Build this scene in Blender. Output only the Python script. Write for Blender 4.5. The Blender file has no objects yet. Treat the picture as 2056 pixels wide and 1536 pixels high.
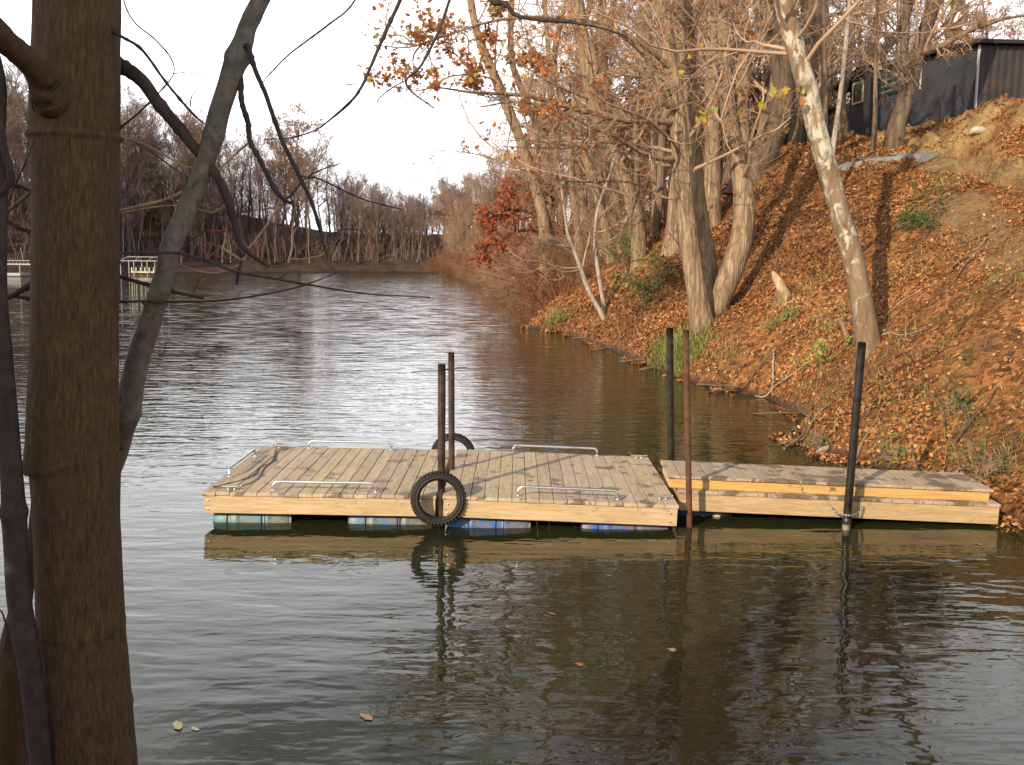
import bpy, math, random
import numpy as np
from mathutils import Matrix, Vector, Euler

S = bpy.context.scene
COL = S.collection
PI = math.pi
RNG = np.random.default_rng(7)

# ------------------------------------------------------------------ camera
F_PX, CX, CY, CAM_H = 2000.0, 1028.0, 768.0, 2.85
TH, RO = math.radians(7.436), math.radians(0.604)
_c, _s = math.cos(TH), math.sin(TH)
_cr, _sr = math.cos(RO), math.sin(RO)
R0 = np.array([1.0, 0, 0]); FW = np.array([0, _c, -_s]); DN = np.array([0, -_s, -_c])
RT = _cr * R0 - _sr * DN
DW = _sr * R0 + _cr * DN
CAMP = np.array([0, 0, CAM_H])

def ray(px, py):
    d = FW + RT * ((px - CX) / F_PX) + DW * ((py - CY) / F_PX)
    return d
def atY(px, py, Y):
    d = ray(px, py); return CAMP + d * (Y / d[1])
def atZ(px, py, Z):
    d = ray(px, py); return CAMP + d * ((Z - CAM_H) / d[2])

cam = bpy.data.cameras.new('camera'); co = bpy.data.objects.new('camera', cam); COL.objects.link(co)
cam.sensor_width = 36; cam.lens = 36 * F_PX / 2056; cam.clip_start = 0.05; cam.clip_end = 5000
m = Matrix.Identity(4)
for i in range(3):
    m[i][0] = RT[i]; m[i][1] = -DW[i]; m[i][2] = -FW[i]; m[i][3] = CAMP[i]
co.matrix_world = m
S.camera = co

# ------------------------------------------------------------------ noise
def _h(ix, iy, iz, seed):
    n = (ix * 374761393 + iy * 668265263 + iz * 2147483647 + seed * 974634777) & 0xFFFFFFFF
    n = ((n ^ (n >> 13)) * 1274126177) & 0xFFFFFFFF
    n = (n ^ (n >> 16)) & 0xFFFFFF
    return n / float(0xFFFFFF)
def vnoise(x, y, z=None, seed=0):
    x = np.asarray(x, float); y = np.asarray(y, float); z = np.zeros_like(x) if z is None else np.asarray(z, float)
    ix = np.floor(x).astype(np.int64); iy = np.floor(y).astype(np.int64); iz = np.floor(z).astype(np.int64)
    fx = x - ix; fy = y - iy; fz = z - iz
    fx = fx * fx * (3 - 2 * fx); fy = fy * fy * (3 - 2 * fy); fz = fz * fz * (3 - 2 * fz)
    r = 0
    for a in (0, 1):
        for b in (0, 1):
            for c in (0, 1):
                w = (fx if a else 1 - fx) * (fy if b else 1 - fy) * (fz if c else 1 - fz)
                r = r + w * _h(ix + a, iy + b, iz + c, seed)
    return r * 2 - 1
def fbm(x, y, z=None, oct=3, seed=0):
    r = 0; a = 1.0
    for k in range(oct):
        r = r + a * vnoise(np.asarray(x) * 2**k, np.asarray(y) * 2**k, None if z is None else np.asarray(z) * 2**k, seed + k)
        a *= .5
    return r
def sstep(a, b, x):
    t = np.clip((x - a) / (b - a), 0, 1); return t * t * (3 - 2 * t)

# ------------------------------------------------------------------ terrain function
NEAR = np.array([(-200, -6), (-60, 2.4), (-6, 3.5), (-2, 3.8), (1.5, 3.9), (4.5, 4.4), (6.2, 6.2)], float)
RIGHT = np.array([(6.2, 6.2), (6.0, 8.5), (5.47, 10.3), (5.36, 12), (5.17, 13.1), (4.54, 14.07), (4.41, 15.4), (5.1, 16.6), (5.3, 17.6), (5.12, 19.8),
                  (4.13, 22), (3.69, 24.3), (3.17, 28.5), (1.9, 35.4), (0.6, 38.2), (0.75, 39.4), (2.1, 40.2), (2.0, 46), (0.5, 62), (-3.2, 90.5), (-9.7, 139)], float)
FAR = np.array([(-9.7, 139), (-22.3, 136), (-43, 118.6), (-53, 103.4), (-75, 88), (-120, 78), (-200, 66)], float)
POLY = np.vstack([NEAR, RIGHT[1:], FAR[1:]])

def segdist(X, Y, PL):
    d = np.full(X.shape, 1e9)
    for (ax, ay), (bx, by) in zip(PL[:-1], PL[1:]):
        vx, vy = bx - ax, by - ay
        t = np.clip(((X - ax) * vx + (Y - ay) * vy) / (vx * vx + vy * vy), 0, 1)
        d = np.minimum(d, np.hypot(X - ax - t * vx, Y - ay - t * vy))
    return d
def inlake(X, Y):
    r = np.zeros(X.shape, bool)
    P = POLY; n = len(P)
    for i in range(n):
        x1, y1 = P[i]; x2, y2 = P[(i + 1) % n]
        cond = ((y1 > Y) != (y2 > Y))
        with np.errstate(divide='ignore', invalid='ignore'):
            xi = (x2 - x1) * (Y - y1) / ((y2 - y1) if y2 != y1 else 1e-9) + x1
        r ^= cond & (X < xi)
    return r
def bench(Y):
    yc = np.clip(Y, 9, 36)
    return 4.6 + (yc - 17) * .19, 3.15 + (yc - 17) * .19
def terrain(X, Y, detail=True):
    X = np.asarray(X, float); Y = np.asarray(Y, float)
    dn = segdist(X, Y, NEAR); dr = segdist(X, Y, RIGHT); df = segdist(X, Y, FAR)
    lake = inlake(X, Y)
    # the right bank
    db, zb = bench(Y)
    wob = .5 * vnoise(X * .35, Y * .35, seed=3)
    d = dr + wob * sstep(.5, 3, dr)
    z1 = zb * (np.clip(d / db, 0, 1) ** .92)
    z1 = np.minimum(z1, zb)
    z1 = z1 + .25 * sstep(db, db + 2, d)
    bl = sstep(db + 1.8, db + 5.6, d + .7 * vnoise(X * .5, Y * .5, seed=9))
    z1 = z1 + bl * np.maximum(0, (8.0 + .03 * (Y - 36)) - zb - .25)
    z1 = z1 + .03 * np.maximum(0, d - db - 6)
    z2 = 7.5 * (1 - np.exp(-dr / 8.0)) + .02 * dr
    w = sstep(37, 52, Y)
    zr = z1 * (1 - w) + z2 * w
    A = 4 + 9.5 * sstep(-22, -60, X)
    zf = np.maximum(A * (1 - np.exp(-df / 13.0)) - .10 * np.maximum(0, df - 26), 1.5)
    zn = 1.28 * (1 - np.exp(-dn / 1.1)) + .02 * np.minimum(dn, 60)
    wr, wf, wn = 1 / (dr + .2) ** 3, 1 / (df + .2) ** 3, 1 / (dn + .2) ** 3
    z = (zr * wr + zf * wf + zn * wn) / (wr + wf + wn)
    dm = np.minimum(np.minimum(dr, df), dn)
    lip = .13 * sstep(0, .12, dm)
    if detail:
        z = z + sstep(.2, 2.5, dm) * (.15 * fbm(X * .9, Y * .9, oct=3, seed=21))
        cl = clay(X, Y, dr)
        z = z + cl * (.42 * fbm(X * 1.1, Y * 1.1, oct=3, seed=31))
        z = z + sstep(0, .3, dm) * .035 * fbm(X * 4, Y * 4, oct=2, seed=41)
        lip = lip * (1 + .5 * vnoise(X * 1.7, Y * 1.7, seed=43))
    z = np.where(lake, -np.minimum(.9, dm * .45) - .02, z + lip)
    return z
def clay(X, Y, dr=None):
    if dr is None: dr = segdist(X, Y, RIGHT)
    db, zb = bench(Y)
    u = dr - db
    face = sstep(1.2, 2.0, u) * (1 - sstep(5.2, 6.2, u)) * sstep(16, 20, Y) * (1 - sstep(36, 44, Y))
    return face * sstep(-.25, .25, fbm(X * .55, Y * .55, oct=3, seed=51) + .12)
def hz(x, y):
    return float(terrain(np.array([x]), np.array([y]))[0])
def hit(px, py, tmax=220):
    d = ray(px, py)
    t = np.concatenate([np.arange(4, 60, .03), np.arange(60, tmax, .15)])
    P = CAMP[None] + d[None] * t[:, None]
    b = P[:, 2] < np.maximum(terrain(P[:, 0], P[:, 1]), 0)
    if not b.any(): return P[-1]
    return P[np.argmax(b)]

# ------------------------------------------------------------------ mesh + scene helpers
def tag(o, label=None, cat=None, group=None, kind=None):
    if label: o['label'] = label
    if cat: o['category'] = cat
    if group: o['group'] = group
    if kind: o['kind'] = kind
    return o
def empty(name, loc=(0, 0, 0), label=None, cat=None, group=None):
    o = bpy.data.objects.new(name, None); COL.objects.link(o); o.location = Vector([float(v) for v in loc]); o.empty_display_size = .2
    return tag(o, label, cat, group)
def mk(name, V, F, mat, parent=None, col=None, uv=None, smooth=True, base=None, matidx=None):
    """V (n,3); F list of int arrays (m,k). parent location is subtracted when base is given."""
    V = np.asarray(V, float)
    if base is not None: V = V - np.asarray(base, float)[None]
    if not isinstance(F, list): F = [F]
    F = [np.asarray(f, np.int64) for f in F if len(f)]
    me = bpy.data.meshes.new(name)
    me.vertices.add(len(V)); me.vertices.foreach_set('co', V.astype(np.float32).ravel())
    li = np.concatenate([f.ravel() for f in F]); tot = np.concatenate([np.full(len(f), f.shape[1]) for f in F])
    st = np.concatenate([[0], np.cumsum(tot)[:-1]])
    me.loops.add(len(li)); me.loops.foreach_set('vertex_index', li.astype(np.int32))
    me.polygons.add(len(tot)); me.polygons.foreach_set('loop_start', st.astype(np.int32))
    try: me.polygons.foreach_set('loop_total', tot.astype(np.int32))
    except Exception: pass
    me.polygons.foreach_set('use_smooth', np.full(len(tot), bool(smooth)))
    if uv is not None:
        ul = me.uv_layers.new(name='UVMap'); ul.data.foreach_set('uv', np.asarray(uv, np.float32).ravel())
    if col is not None:
        ca = me.color_attributes.new('Col', 'FLOAT_COLOR', 'POINT')
        c = np.ones((len(V), 4), np.float32); c[:, :3] = col; ca.data.foreach_set('color', c.ravel())
    me.update(calc_edges=True); me.validate()
    mats = mat if isinstance(mat, (list, tuple)) else [mat]
    for mm in mats: me.materials.append(mm)
    o = bpy.data.objects.new(name, me); COL.objects.link(o)
    if parent is not None: o.parent = parent
    return o
class MB:
    """collects pieces of one mesh"""
    def __init__(s): s.V = []; s.F = {}; s.n = 0; s.C = []
    def add(s, V, F, col=None):
        V = np.asarray(V, float)
        if isinstance(F, list) and isinstance(F[0], tuple): F = [F]
        for f in (F if isinstance(F, list) else [F]):
            f = np.asarray(f, np.int64)
            if len(f): s.F.setdefault(f.shape[1], []).append(f + s.n)
        s.V.append(V); s.n += len(V)
        s.C.append(np.broadcast_to(np.array(col if col is not None else (1, 1, 1), float), (len(V), 3)))
    def box(s, x0, x1, y0, y1, z0, z1, col=None, bev=0.0):
        b = bev
        if b <= 0:
            V = [(x, y, z) for z in (z0, z1) for y in (y0, y1) for x in (x0, x1)]
            s.add(V, [(0, 2, 3, 1), (4, 5, 7, 6), (0, 1, 5, 4), (2, 6, 7, 3), (0, 4, 6, 2), (1, 3, 7, 5)], col); return
        V = []
        for z, i in ((z0, b), (z0 + b, 0), (z1 - b, 0), (z1, b)):
            for (sx, sy) in ((0, 0), (1, 0), (1, 1), (0, 1)):
                V.append(((x1 - i) if sx else (x0 + i), (y1 - i) if sy else (y0 + i), z))
        F = [(3, 2, 1, 0), (12, 13, 14, 15)]
        for k in range(3):
            for j in range(4):
                a = k * 4 + j; c = k * 4 + (j + 1) % 4
                F.append((a, c, c + 4, a + 4))
        s.add(V, F, col)
    def tube(s, pts, rad, sides=8, col=None, caps=True):
        P = np.asarray(pts, float)[None]; R = np.broadcast_to(np.asarray(rad, float), (len(pts),))[None]
        V, F, uv = tubes(P, R, sides)
        F = [F]
        if caps:
            F.append(np.array([list(range(sides))[::-1]])); n = len(V); F.append(np.array([list(range(n - sides, n))]))
        s.add(V, F, col)
    def build(s, name, mat, parent=None, smooth=False, base=None):
        V = np.concatenate(s.V); F = [np.concatenate(v) for v in s.F.values()]
        return mk(name, V, F, mat, parent, col=np.concatenate(s.C), smooth=smooth, base=base)

def tubes(P, R, sides):
    """P (N,K,3), R (N,K): batched tubes"""
    P = np.asarray(P, float); R = np.asarray(R, float)
    N, K, _ = P.shape
    T = np.gradient(P, axis=1); T /= np.linalg.norm(T, axis=2, keepdims=True) + 1e-9
    ref = np.zeros((N, 3)); mean = P[:, -1] - P[:, 0]; mean /= np.linalg.norm(mean, axis=1, keepdims=True) + 1e-9
    vert = np.abs(mean[:, 2]) > .6
    ref[vert] = (0, 1, 0); ref[~vert] = (0, 0, 1)
    A = np.cross(T, ref[:, None, :]); A /= np.linalg.norm(A, axis=2, keepdims=True) + 1e-9
    B = np.cross(T, A)
    ang = np.arange(sides) * 2 * PI / sides
    ring = A[:, :, None, :] * np.cos(ang)[None, None, :, None] + B[:, :, None, :] * np.sin(ang)[None, None, :, None]
    V = P[:, :, None, :] + ring * R[:, :, None, None]
    V = V.reshape(-1, 3)
    base = (np.arange(N) * K * sides)[:, None, None]; k = (np.arange(K - 1) * sides)[None, :, None]; j = np.arange(sides)[None, None, :]; j2 = (j + 1) % sides
    a = base + k + j; b = base + k + j2; c = base + k + sides + j2; d = base + k + sides + j
    F = np.stack([a, d, c, b], -1).reshape(-1, 4)
    seg = np.linalg.norm(np.diff(P, axis=1), axis=2); L = np.concatenate([np.zeros((N, 1)), np.cumsum(seg, 1)], 1)
    u0 = np.broadcast_to(j / sides, (N, K - 1, sides)); u1 = np.broadcast_to((j + 1) / sides, (N, K - 1, sides))
    v0 = np.broadcast_to(L[:, :-1, None], (N, K - 1, sides)); v1 = np.broadcast_to(L[:, 1:, None], (N, K - 1, sides))
    uv = np.stack([np.stack([u0, v0], -1), np.stack([u0, v1], -1), np.stack([u1, v1], -1), np.stack([u1, v0], -1)], 3).reshape(-1, 2)
    return V, F, uv
def smooth_path(pts, rad, n):
    """Catmull-Rom resample"""
    P = np.asarray(pts, float); R = np.asarray(rad, float)
    Q = np.column_stack([P, R]); Q = np.vstack([2 * Q[0] - Q[1], Q, 2 * Q[-1] - Q[-2]])
    m_ = len(P) - 1; t = np.linspace(0, m_ - 1e-6, n); i = t.astype(int); f = (t - i)[:, None]
    p0, p1, p2, p3 = Q[i], Q[i + 1], Q[i + 2], Q[i + 3]
    o = .5 * (2 * p1 + (p2 - p0) * f + (2 * p0 - 5 * p1 + 4 * p2 - p3) * f**2 + (3 * p1 - p0 - 3 * p2 + p3) * f**3)
    return o[:, :3], np.maximum(o[:, 3], 1e-4)

# ------------------------------------------------------------------ materials
def newmat(name):
    m = bpy.data.materials.new(name); m.use_nodes = True; nt = m.node_tree
    return m, nt, nt.nodes['Principled BSDF']
def N(nt, typ, **kw):
    n = nt.nodes.new(typ)
    for k, v in kw.items():
        if k == 'inp':
            for a, b in v.items(): n.inputs[a].default_value = b
        else: setattr(n, k, v)
    return n
def L(nt, a, b): nt.links.new(a, b)
def ramp(nt, fac, stops):
    r = N(nt, 'ShaderNodeValToRGB'); e = r.color_ramp.elements
    while len(e) < len(stops): e.new(.5)
    for i, (p, c) in enumerate(stops): e[i].position = p; e[i].color = (*c, 1) if len(c) == 3 else c
    L(nt, fac, r.inputs['Fac']); return r.outputs['Color']
def coords(nt, kind='Object', scale=(1, 1, 1), rot=(0, 0, 0)):
    t = N(nt, 'ShaderNodeTexCoord'); mp = N(nt, 'ShaderNodeMapping')
    mp.inputs['Scale'].default_value = scale; mp.inputs['Rotation'].default_value = rot
    L(nt, t.outputs[kind], mp.inputs['Vector']); return mp.outputs['Vector']
def noise(nt, vec, scale, detail=4, rough=.55, dist=0.0):
    n = N(nt, 'ShaderNodeTexNoise'); n.inputs['Scale'].default_value = scale; n.inputs['Detail'].default_value = detail
    n.inputs['Roughness'].default_value = rough; n.inputs['Distortion'].default_value = dist
    L(nt, vec, n.inputs['Vector']); return n.outputs['Fac']
def mixc(nt, fac, a, b, mode='MIX'):
    n = N(nt, 'ShaderNodeMix', data_type='RGBA', blend_type=mode)
    for sock, v in ((n.inputs['Factor'], fac), (n.inputs['A'], a), (n.inputs['B'], b)):
        pass
    fs = [i for i in n.inputs if i.name == 'Factor' and i.type == 'VALUE'][0]
    A_ = [i for i in n.inputs if i.name == 'A' and i.type == 'RGBA'][0]; B_ = [i for i in n.inputs if i.name == 'B' and i.type == 'RGBA'][0]
    for sock, v in ((fs, fac), (A_, a), (B_, b)):
        if hasattr(v, 'links') or hasattr(v, 'is_linked'): L(nt, v, sock)
        elif isinstance(v, (int, float)): sock.default_value = v
        else: sock.default_value = (*v, 1)
    return [o for o in n.outputs if o.type == 'RGBA'][0]
def math_(nt, op, a, b=0.0, clamp=False):
    n = N(nt, 'ShaderNodeMath', operation=op, use_clamp=clamp)
    for i, v in enumerate((a, b)):
        if hasattr(v, 'is_linked'): L(nt, v, n.inputs[i])
        else: n.inputs[i].default_value = v
    return n.outputs[0]
def bump(nt, h, strength, dist, normal=None):
    b = N(nt, 'ShaderNodeBump'); b.inputs['Strength'].default_value = strength; b.inputs['Distance'].default_value = dist
    L(nt, h, b.inputs['Height'])
    if normal is not None: L(nt, normal, b.inputs['Normal'])
    return b.outputs['Normal']
def simple(name, c, rough=.6, metal=0.0, var=.25, scale=12, bmp=.0, bd=.01, kind='Object', spec=None):
    m, nt, p = newmat(name)
    v = coords(nt, kind); n = noise(nt, v, scale, 5)
    col = ramp(nt, n, [(.3, [x * (1 - var) for x in c]), (.7, [min(1, x * (1 + var)) for x in c])])
    L(nt, col, p.inputs['Base Color']); p.inputs['Roughness'].default_value = rough; p.inputs['Metallic'].default_value = metal
    if spec is not None: p.inputs['Specular IOR Level'].default_value = spec
    if bmp: L(nt, bump(nt, n, bmp, bd), p.inputs['Normal'])
    return m
def bark(name, lo, hi, scale=6.0, stretch=.18, bd=.02, patch=None, rough=.9, uvmap=False, bs=.8, rnd=0.0, ck=.35):
    """fissured bark; patch=(colour, colour2) adds flaking plates of paler bark"""
    m, nt, p = newmat(name)
    v = coords(nt, 'UV' if uvmap else 'Object', (1, stretch, 1) if uvmap else (1, 1, stretch))
    n1 = noise(nt, v, scale, 6, .65, .6); n2 = noise(nt, coords(nt, 'UV' if uvmap else 'Object'), scale * .22, 3)
    vo = N(nt, 'ShaderNodeTexVoronoi', feature='DISTANCE_TO_EDGE'); vo.inputs['Scale'].default_value = scale * 1.3; L(nt, v, vo.inputs['Vector'])
    crack = ramp(nt, vo.outputs['Distance'], [(0.0, (0, 0, 0)), (.22, (1, 1, 1))])
    h = math_(nt, 'ADD', math_(nt, 'MULTIPLY', n1, .8), math_(nt, 'MULTIPLY', crack, ck))
    col = ramp(nt, n1, [(.32, lo), (.68, hi)])
    col = mixc(nt, math_(nt, 'MULTIPLY', n2, .5), col, [.6 * x for x in lo])
    col = mixc(nt, math_(nt, 'MULTIPLY', math_(nt, 'MULTIPLY', math_(nt, 'SUBTRACT', 1.0, crack), math_(nt, 'SUBTRACT', 1.3, n1)), ck), col, [.35 * x for x in lo])
    if patch:
        pv = coords(nt, 'Object', (1, 1, .55)); pn = noise(nt, pv, 4.2, 5, .62, .9)
        gz = N(nt, 'ShaderNodeSeparateXYZ'); L(nt, coords(nt, 'Object'), gz.inputs[0])
        hgt = math_(nt, 'MINIMUM', math_(nt, 'MULTIPLY', gz.outputs['Z'], .045), .21)
        f1 = ramp(nt, math_(nt, 'ADD', pn, math_(nt, 'SUBTRACT', hgt, .17)), [(.50, (0, 0, 0)), (.56, (1, 1, 1))])
        pn2 = noise(nt, pv, 7, 3)
        pc = ramp(nt, pn2, [(.42, patch[1]), (.55, patch[0])])
        col = mixc(nt, f1, col, pc)
    if rnd:
        oi = N(nt, 'ShaderNodeObjectInfo'); hs = N(nt, 'ShaderNodeHueSaturation')
        L(nt, math_(nt, 'ADD', math_(nt, 'MULTIPLY', oi.outputs['Random'], rnd), 1 - rnd * .5), hs.inputs['Value']); L(nt, col, hs.inputs['Color']); col = hs.outputs['Color']
    L(nt, col, p.inputs['Base Color']); p.inputs['Roughness'].default_value = rough; p.inputs['Specular IOR Level'].default_value = .25
    L(nt, bump(nt, h, bs, bd), p.inputs['Normal'])
    return m
def leafmat(name, trans=.35, rough=.55):
    m, nt, p = newmat(name)
    a = N(nt, 'ShaderNodeAttribute', attribute_name='Col'); L(nt, a.outputs['Color'], p.inputs['Base Color']); p.inputs['Roughness'].default_value = rough
    p.inputs['Specular IOR Level'].default_value = .3
    if trans:
        tr = N(nt, 'ShaderNodeBsdfTranslucent'); L(nt, a.outputs['Color'], tr.inputs['Color'])
        mx = N(nt, 'ShaderNodeMixShader'); mx.inputs[0].default_value = trans
        L(nt, p.outputs[0], mx.inputs[1]); L(nt, tr.outputs[0], mx.inputs[2]); L(nt, mx.outputs[0], nt.nodes['Material Output'].inputs['Surface'])
    return m
def wood(name, lo, hi, axis, stain=None, endgrain=False):
    """planed timber, grain along local axis 0 (x) or 1 (y); Col attribute tints each board"""
    m, nt, p = newmat(name)
    sc = [7, 7, 7]; sc[axis] = .55
    v = coords(nt, 'Object', tuple(sc))
    a = N(nt, 'ShaderNodeAttribute', attribute_name='Col')
    off = N(nt, 'ShaderNodeVectorMath', operation='ADD'); L(nt, v, off.inputs[0])
    sm = N(nt, 'ShaderNodeVectorMath', operation='SCALE'); sm.inputs['Scale'].default_value = 37.0; L(nt, a.outputs['Color'], sm.inputs[0]); L(nt, sm.outputs[0], off.inputs[1])
    n1 = noise(nt, off.outputs[0], 3.0, 6, .6, 1.2); n2 = noise(nt, off.outputs[0], 16, 4, .6)
    g = math_(nt, 'ADD', math_(nt, 'MULTIPLY', n1, .7), math_(nt, 'MULTIPLY', n2, .3))
    col = ramp(nt, g, [(.34, lo), (.62, hi)])
    col = mixc(nt, 1.0, col, a.outputs['Color'], 'MULTIPLY')
    if stain:
        sv = coords(nt, 'Object', (1, 1, 1)); s1 = noise(nt, sv, stain[0], 5, .62, .5); s2 = noise(nt, coords(nt, 'Object'), .9, 2)
        f = ramp(nt, math_(nt, 'ADD', s1, math_(nt, 'MULTIPLY', s2, .35)), [(stain[1], (0, 0, 0)), (stain[1] + .05, (1, 1, 1))])
        col = mixc(nt, math_(nt, 'MULTIPLY', f, stain[3] if len(stain) > 3 else .8), col, stain[2])
        L(nt, math_(nt, 'SUBTRACT', .8, math_(nt, 'MULTIPLY', f, .25)), p.inputs['Roughness'])
    else: p.inputs['Roughness'].default_value = .75
    L(nt, col, p.inputs['Base Color']); p.inputs['Specular IOR Level'].default_value = .3
    L(nt, bump(nt, g, .35, .006), p.inputs['Normal'])
    return m

M = {}
M['bark_near'] = bark('bark_near', (.064, .040, .018), (.150, .098, .048), 110, .17, .003, uvmap=True, bs=.6, ck=.45)
M['bark_stem'] = bark('bark_stem', (.085, .075, .06), (.235, .21, .172), 34, .8, .002, bs=.45, ck=0.0)
M['bark_sooty'] = bark('bark_sooty', (.035, .029, .023), (.08, .067, .054), 34, .8, .002, bs=.4, ck=0.0)
M['bark_dark'] = bark('bark_dark', (.035, .028, .024), (.085, .066, .055), 40, .3, .003, ck=0.0)
M['bark_tan'] = bark('bark_tan', (.14, .09, .05), (.54, .385, .235), 9, .16, .03, bs=1.0)
M['bark_brown'] = bark('bark_brown', (.10, .07, .045), (.30, .215, .14), 5.5, .16, .03, rnd=.5)
M['bark_sycamore'] = bark('bark_sycamore', (.17, .105, .06), (.36, .25, .155), 5, .25, .012, patch=((.47, .43, .33), (.24, .21, .13)))
M['bark_pale'] = bark('bark_pale', (.32, .26, .19), (.60, .52, .42), 6, .2, .01)
M['twig_tan'] = simple('twig_tan', (.37, .25, .165), .9, var=.3, scale=1.5, spec=.2)
M['twig_red'] = simple('twig_red', (.19, .085, .055), .9, var=.35, scale=1.0, spec=.2)
M['bark_far'] = bark('bark_far', (.10, .077, .062), (.245, .19, .15), 3, .2, .03, rnd=.7)
M['twig_far'] = simple('twig_far', (.235, .165, .135), .95, var=.3, scale=.5, spec=.1)
M['leaf'] = leafmat('leaf', .45)
M['litter'] = leafmat('litter', .12, .6)

def ground_mat():
    m, nt, p = newmat('leaf_covered_ground')
    v = coords(nt, 'Object')
    vo = N(nt, 'ShaderNodeTexVoronoi'); vo.inputs['Scale'].default_value = 11; vo.inputs['Randomness'].default_value = 1
    dist = N(nt, 'ShaderNodeTexNoise'); dist.inputs['Scale'].default_value = 9; L(nt, v, dist.inputs['Vector'])
    vm = N(nt, 'ShaderNodeVectorMath', operation='ADD'); sc = N(nt, 'ShaderNodeVectorMath', operation='SCALE'); sc.inputs['Scale'].default_value = .12
    L(nt, dist.outputs['Color'], sc.inputs[0]); L(nt, v, vm.inputs[0]); L(nt, sc.outputs[0], vm.inputs[1]); L(nt, vm.outputs[0], vo.inputs['Vector'])
    sep = N(nt, 'ShaderNodeSeparateColor'); L(nt, vo.outputs['Color'], sep.inputs[0])
    leafc = ramp(nt, sep.outputs[0], [(0, (.06, .03, .016)), (.35, (.20, .08, .027)), (.7, (.34, .14, .045)), (1, (.42, .20, .08))])
    n1 = noise(nt, v, 1.1, 5); n2 = noise(nt, v, .35, 4)
    soil = ramp(nt, noise(nt, v, 14, 5), [(.3, (.05, .03, .017)), (.7, (.15, .085, .042))])
    c = mixc(nt, ramp(nt, n1, [(.4, (0, 0, 0)), (.6, (.6, .6, .6))]), leafc, soil)
    moss = ramp(nt, noise(nt, v, 6, 4), [(.3, (.05, .055, .012)), (.7, (.13, .13, .03))])
    c = mixc(nt, ramp(nt, n2, [(.62, (0, 0, 0)), (.74, (.5, .5, .5))]), c, moss)
    a = N(nt, 'ShaderNodeAttribute', attribute_name='Col'); s2 = N(nt, 'ShaderNodeSeparateColor'); L(nt, a.outputs['Color'], s2.inputs[0])
    clayc = ramp(nt, noise(nt, v, 2.3, 6, .65), [(.3, (.17, .10, .045)), (.55, (.36, .24, .10)), (.75, (.52, .38, .18))])
    c = mixc(nt, s2.outputs[0], c, clayc)
    trackc = ramp(nt, noise(nt, v, 5, 5, .65), [(.3, (.13, .085, .04)), (.7, (.30, .205, .095))])
    c = mixc(nt, s2.outputs[1], c, trackc)
    c = mixc(nt, s2.outputs[2], c, ramp(nt, noise(nt, v, .6, 4), [(.3, (.045, .032, .026)), (.7, (.105, .072, .055))]))
    gz = N(nt, 'ShaderNodeSeparateXYZ'); L(nt, v, gz.inputs[0])
    wet = ramp(nt, math_(nt, 'ADD', gz.outputs['Z'], math_(nt, 'MULTIPLY', noise(nt, v, 3, 4), .25)), [(.14, (1, 1, 1)), (.30, (0, 0, 0))])
    c = mixc(nt, math_(nt, 'MULTIPLY', wet, .85), c, (.035, .024, .015))
    L(nt, math_(nt, 'SUBTRACT', .95, math_(nt, 'MULTIPLY', wet, .45)), p.inputs['Roughness'])
    L(nt, c, p.inputs['Base Color']); p.inputs['Specular IOR Level'].default_value = .15
    h = math_(nt, 'ADD', math_(nt, 'MULTIPLY', vo.outputs['Distance'], .6), noise(nt, v, 20, 4))
    L(nt, bump(nt, h, .8, .05), p.inputs['Normal'])
    return m
M['ground'] = ground_mat()

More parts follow.
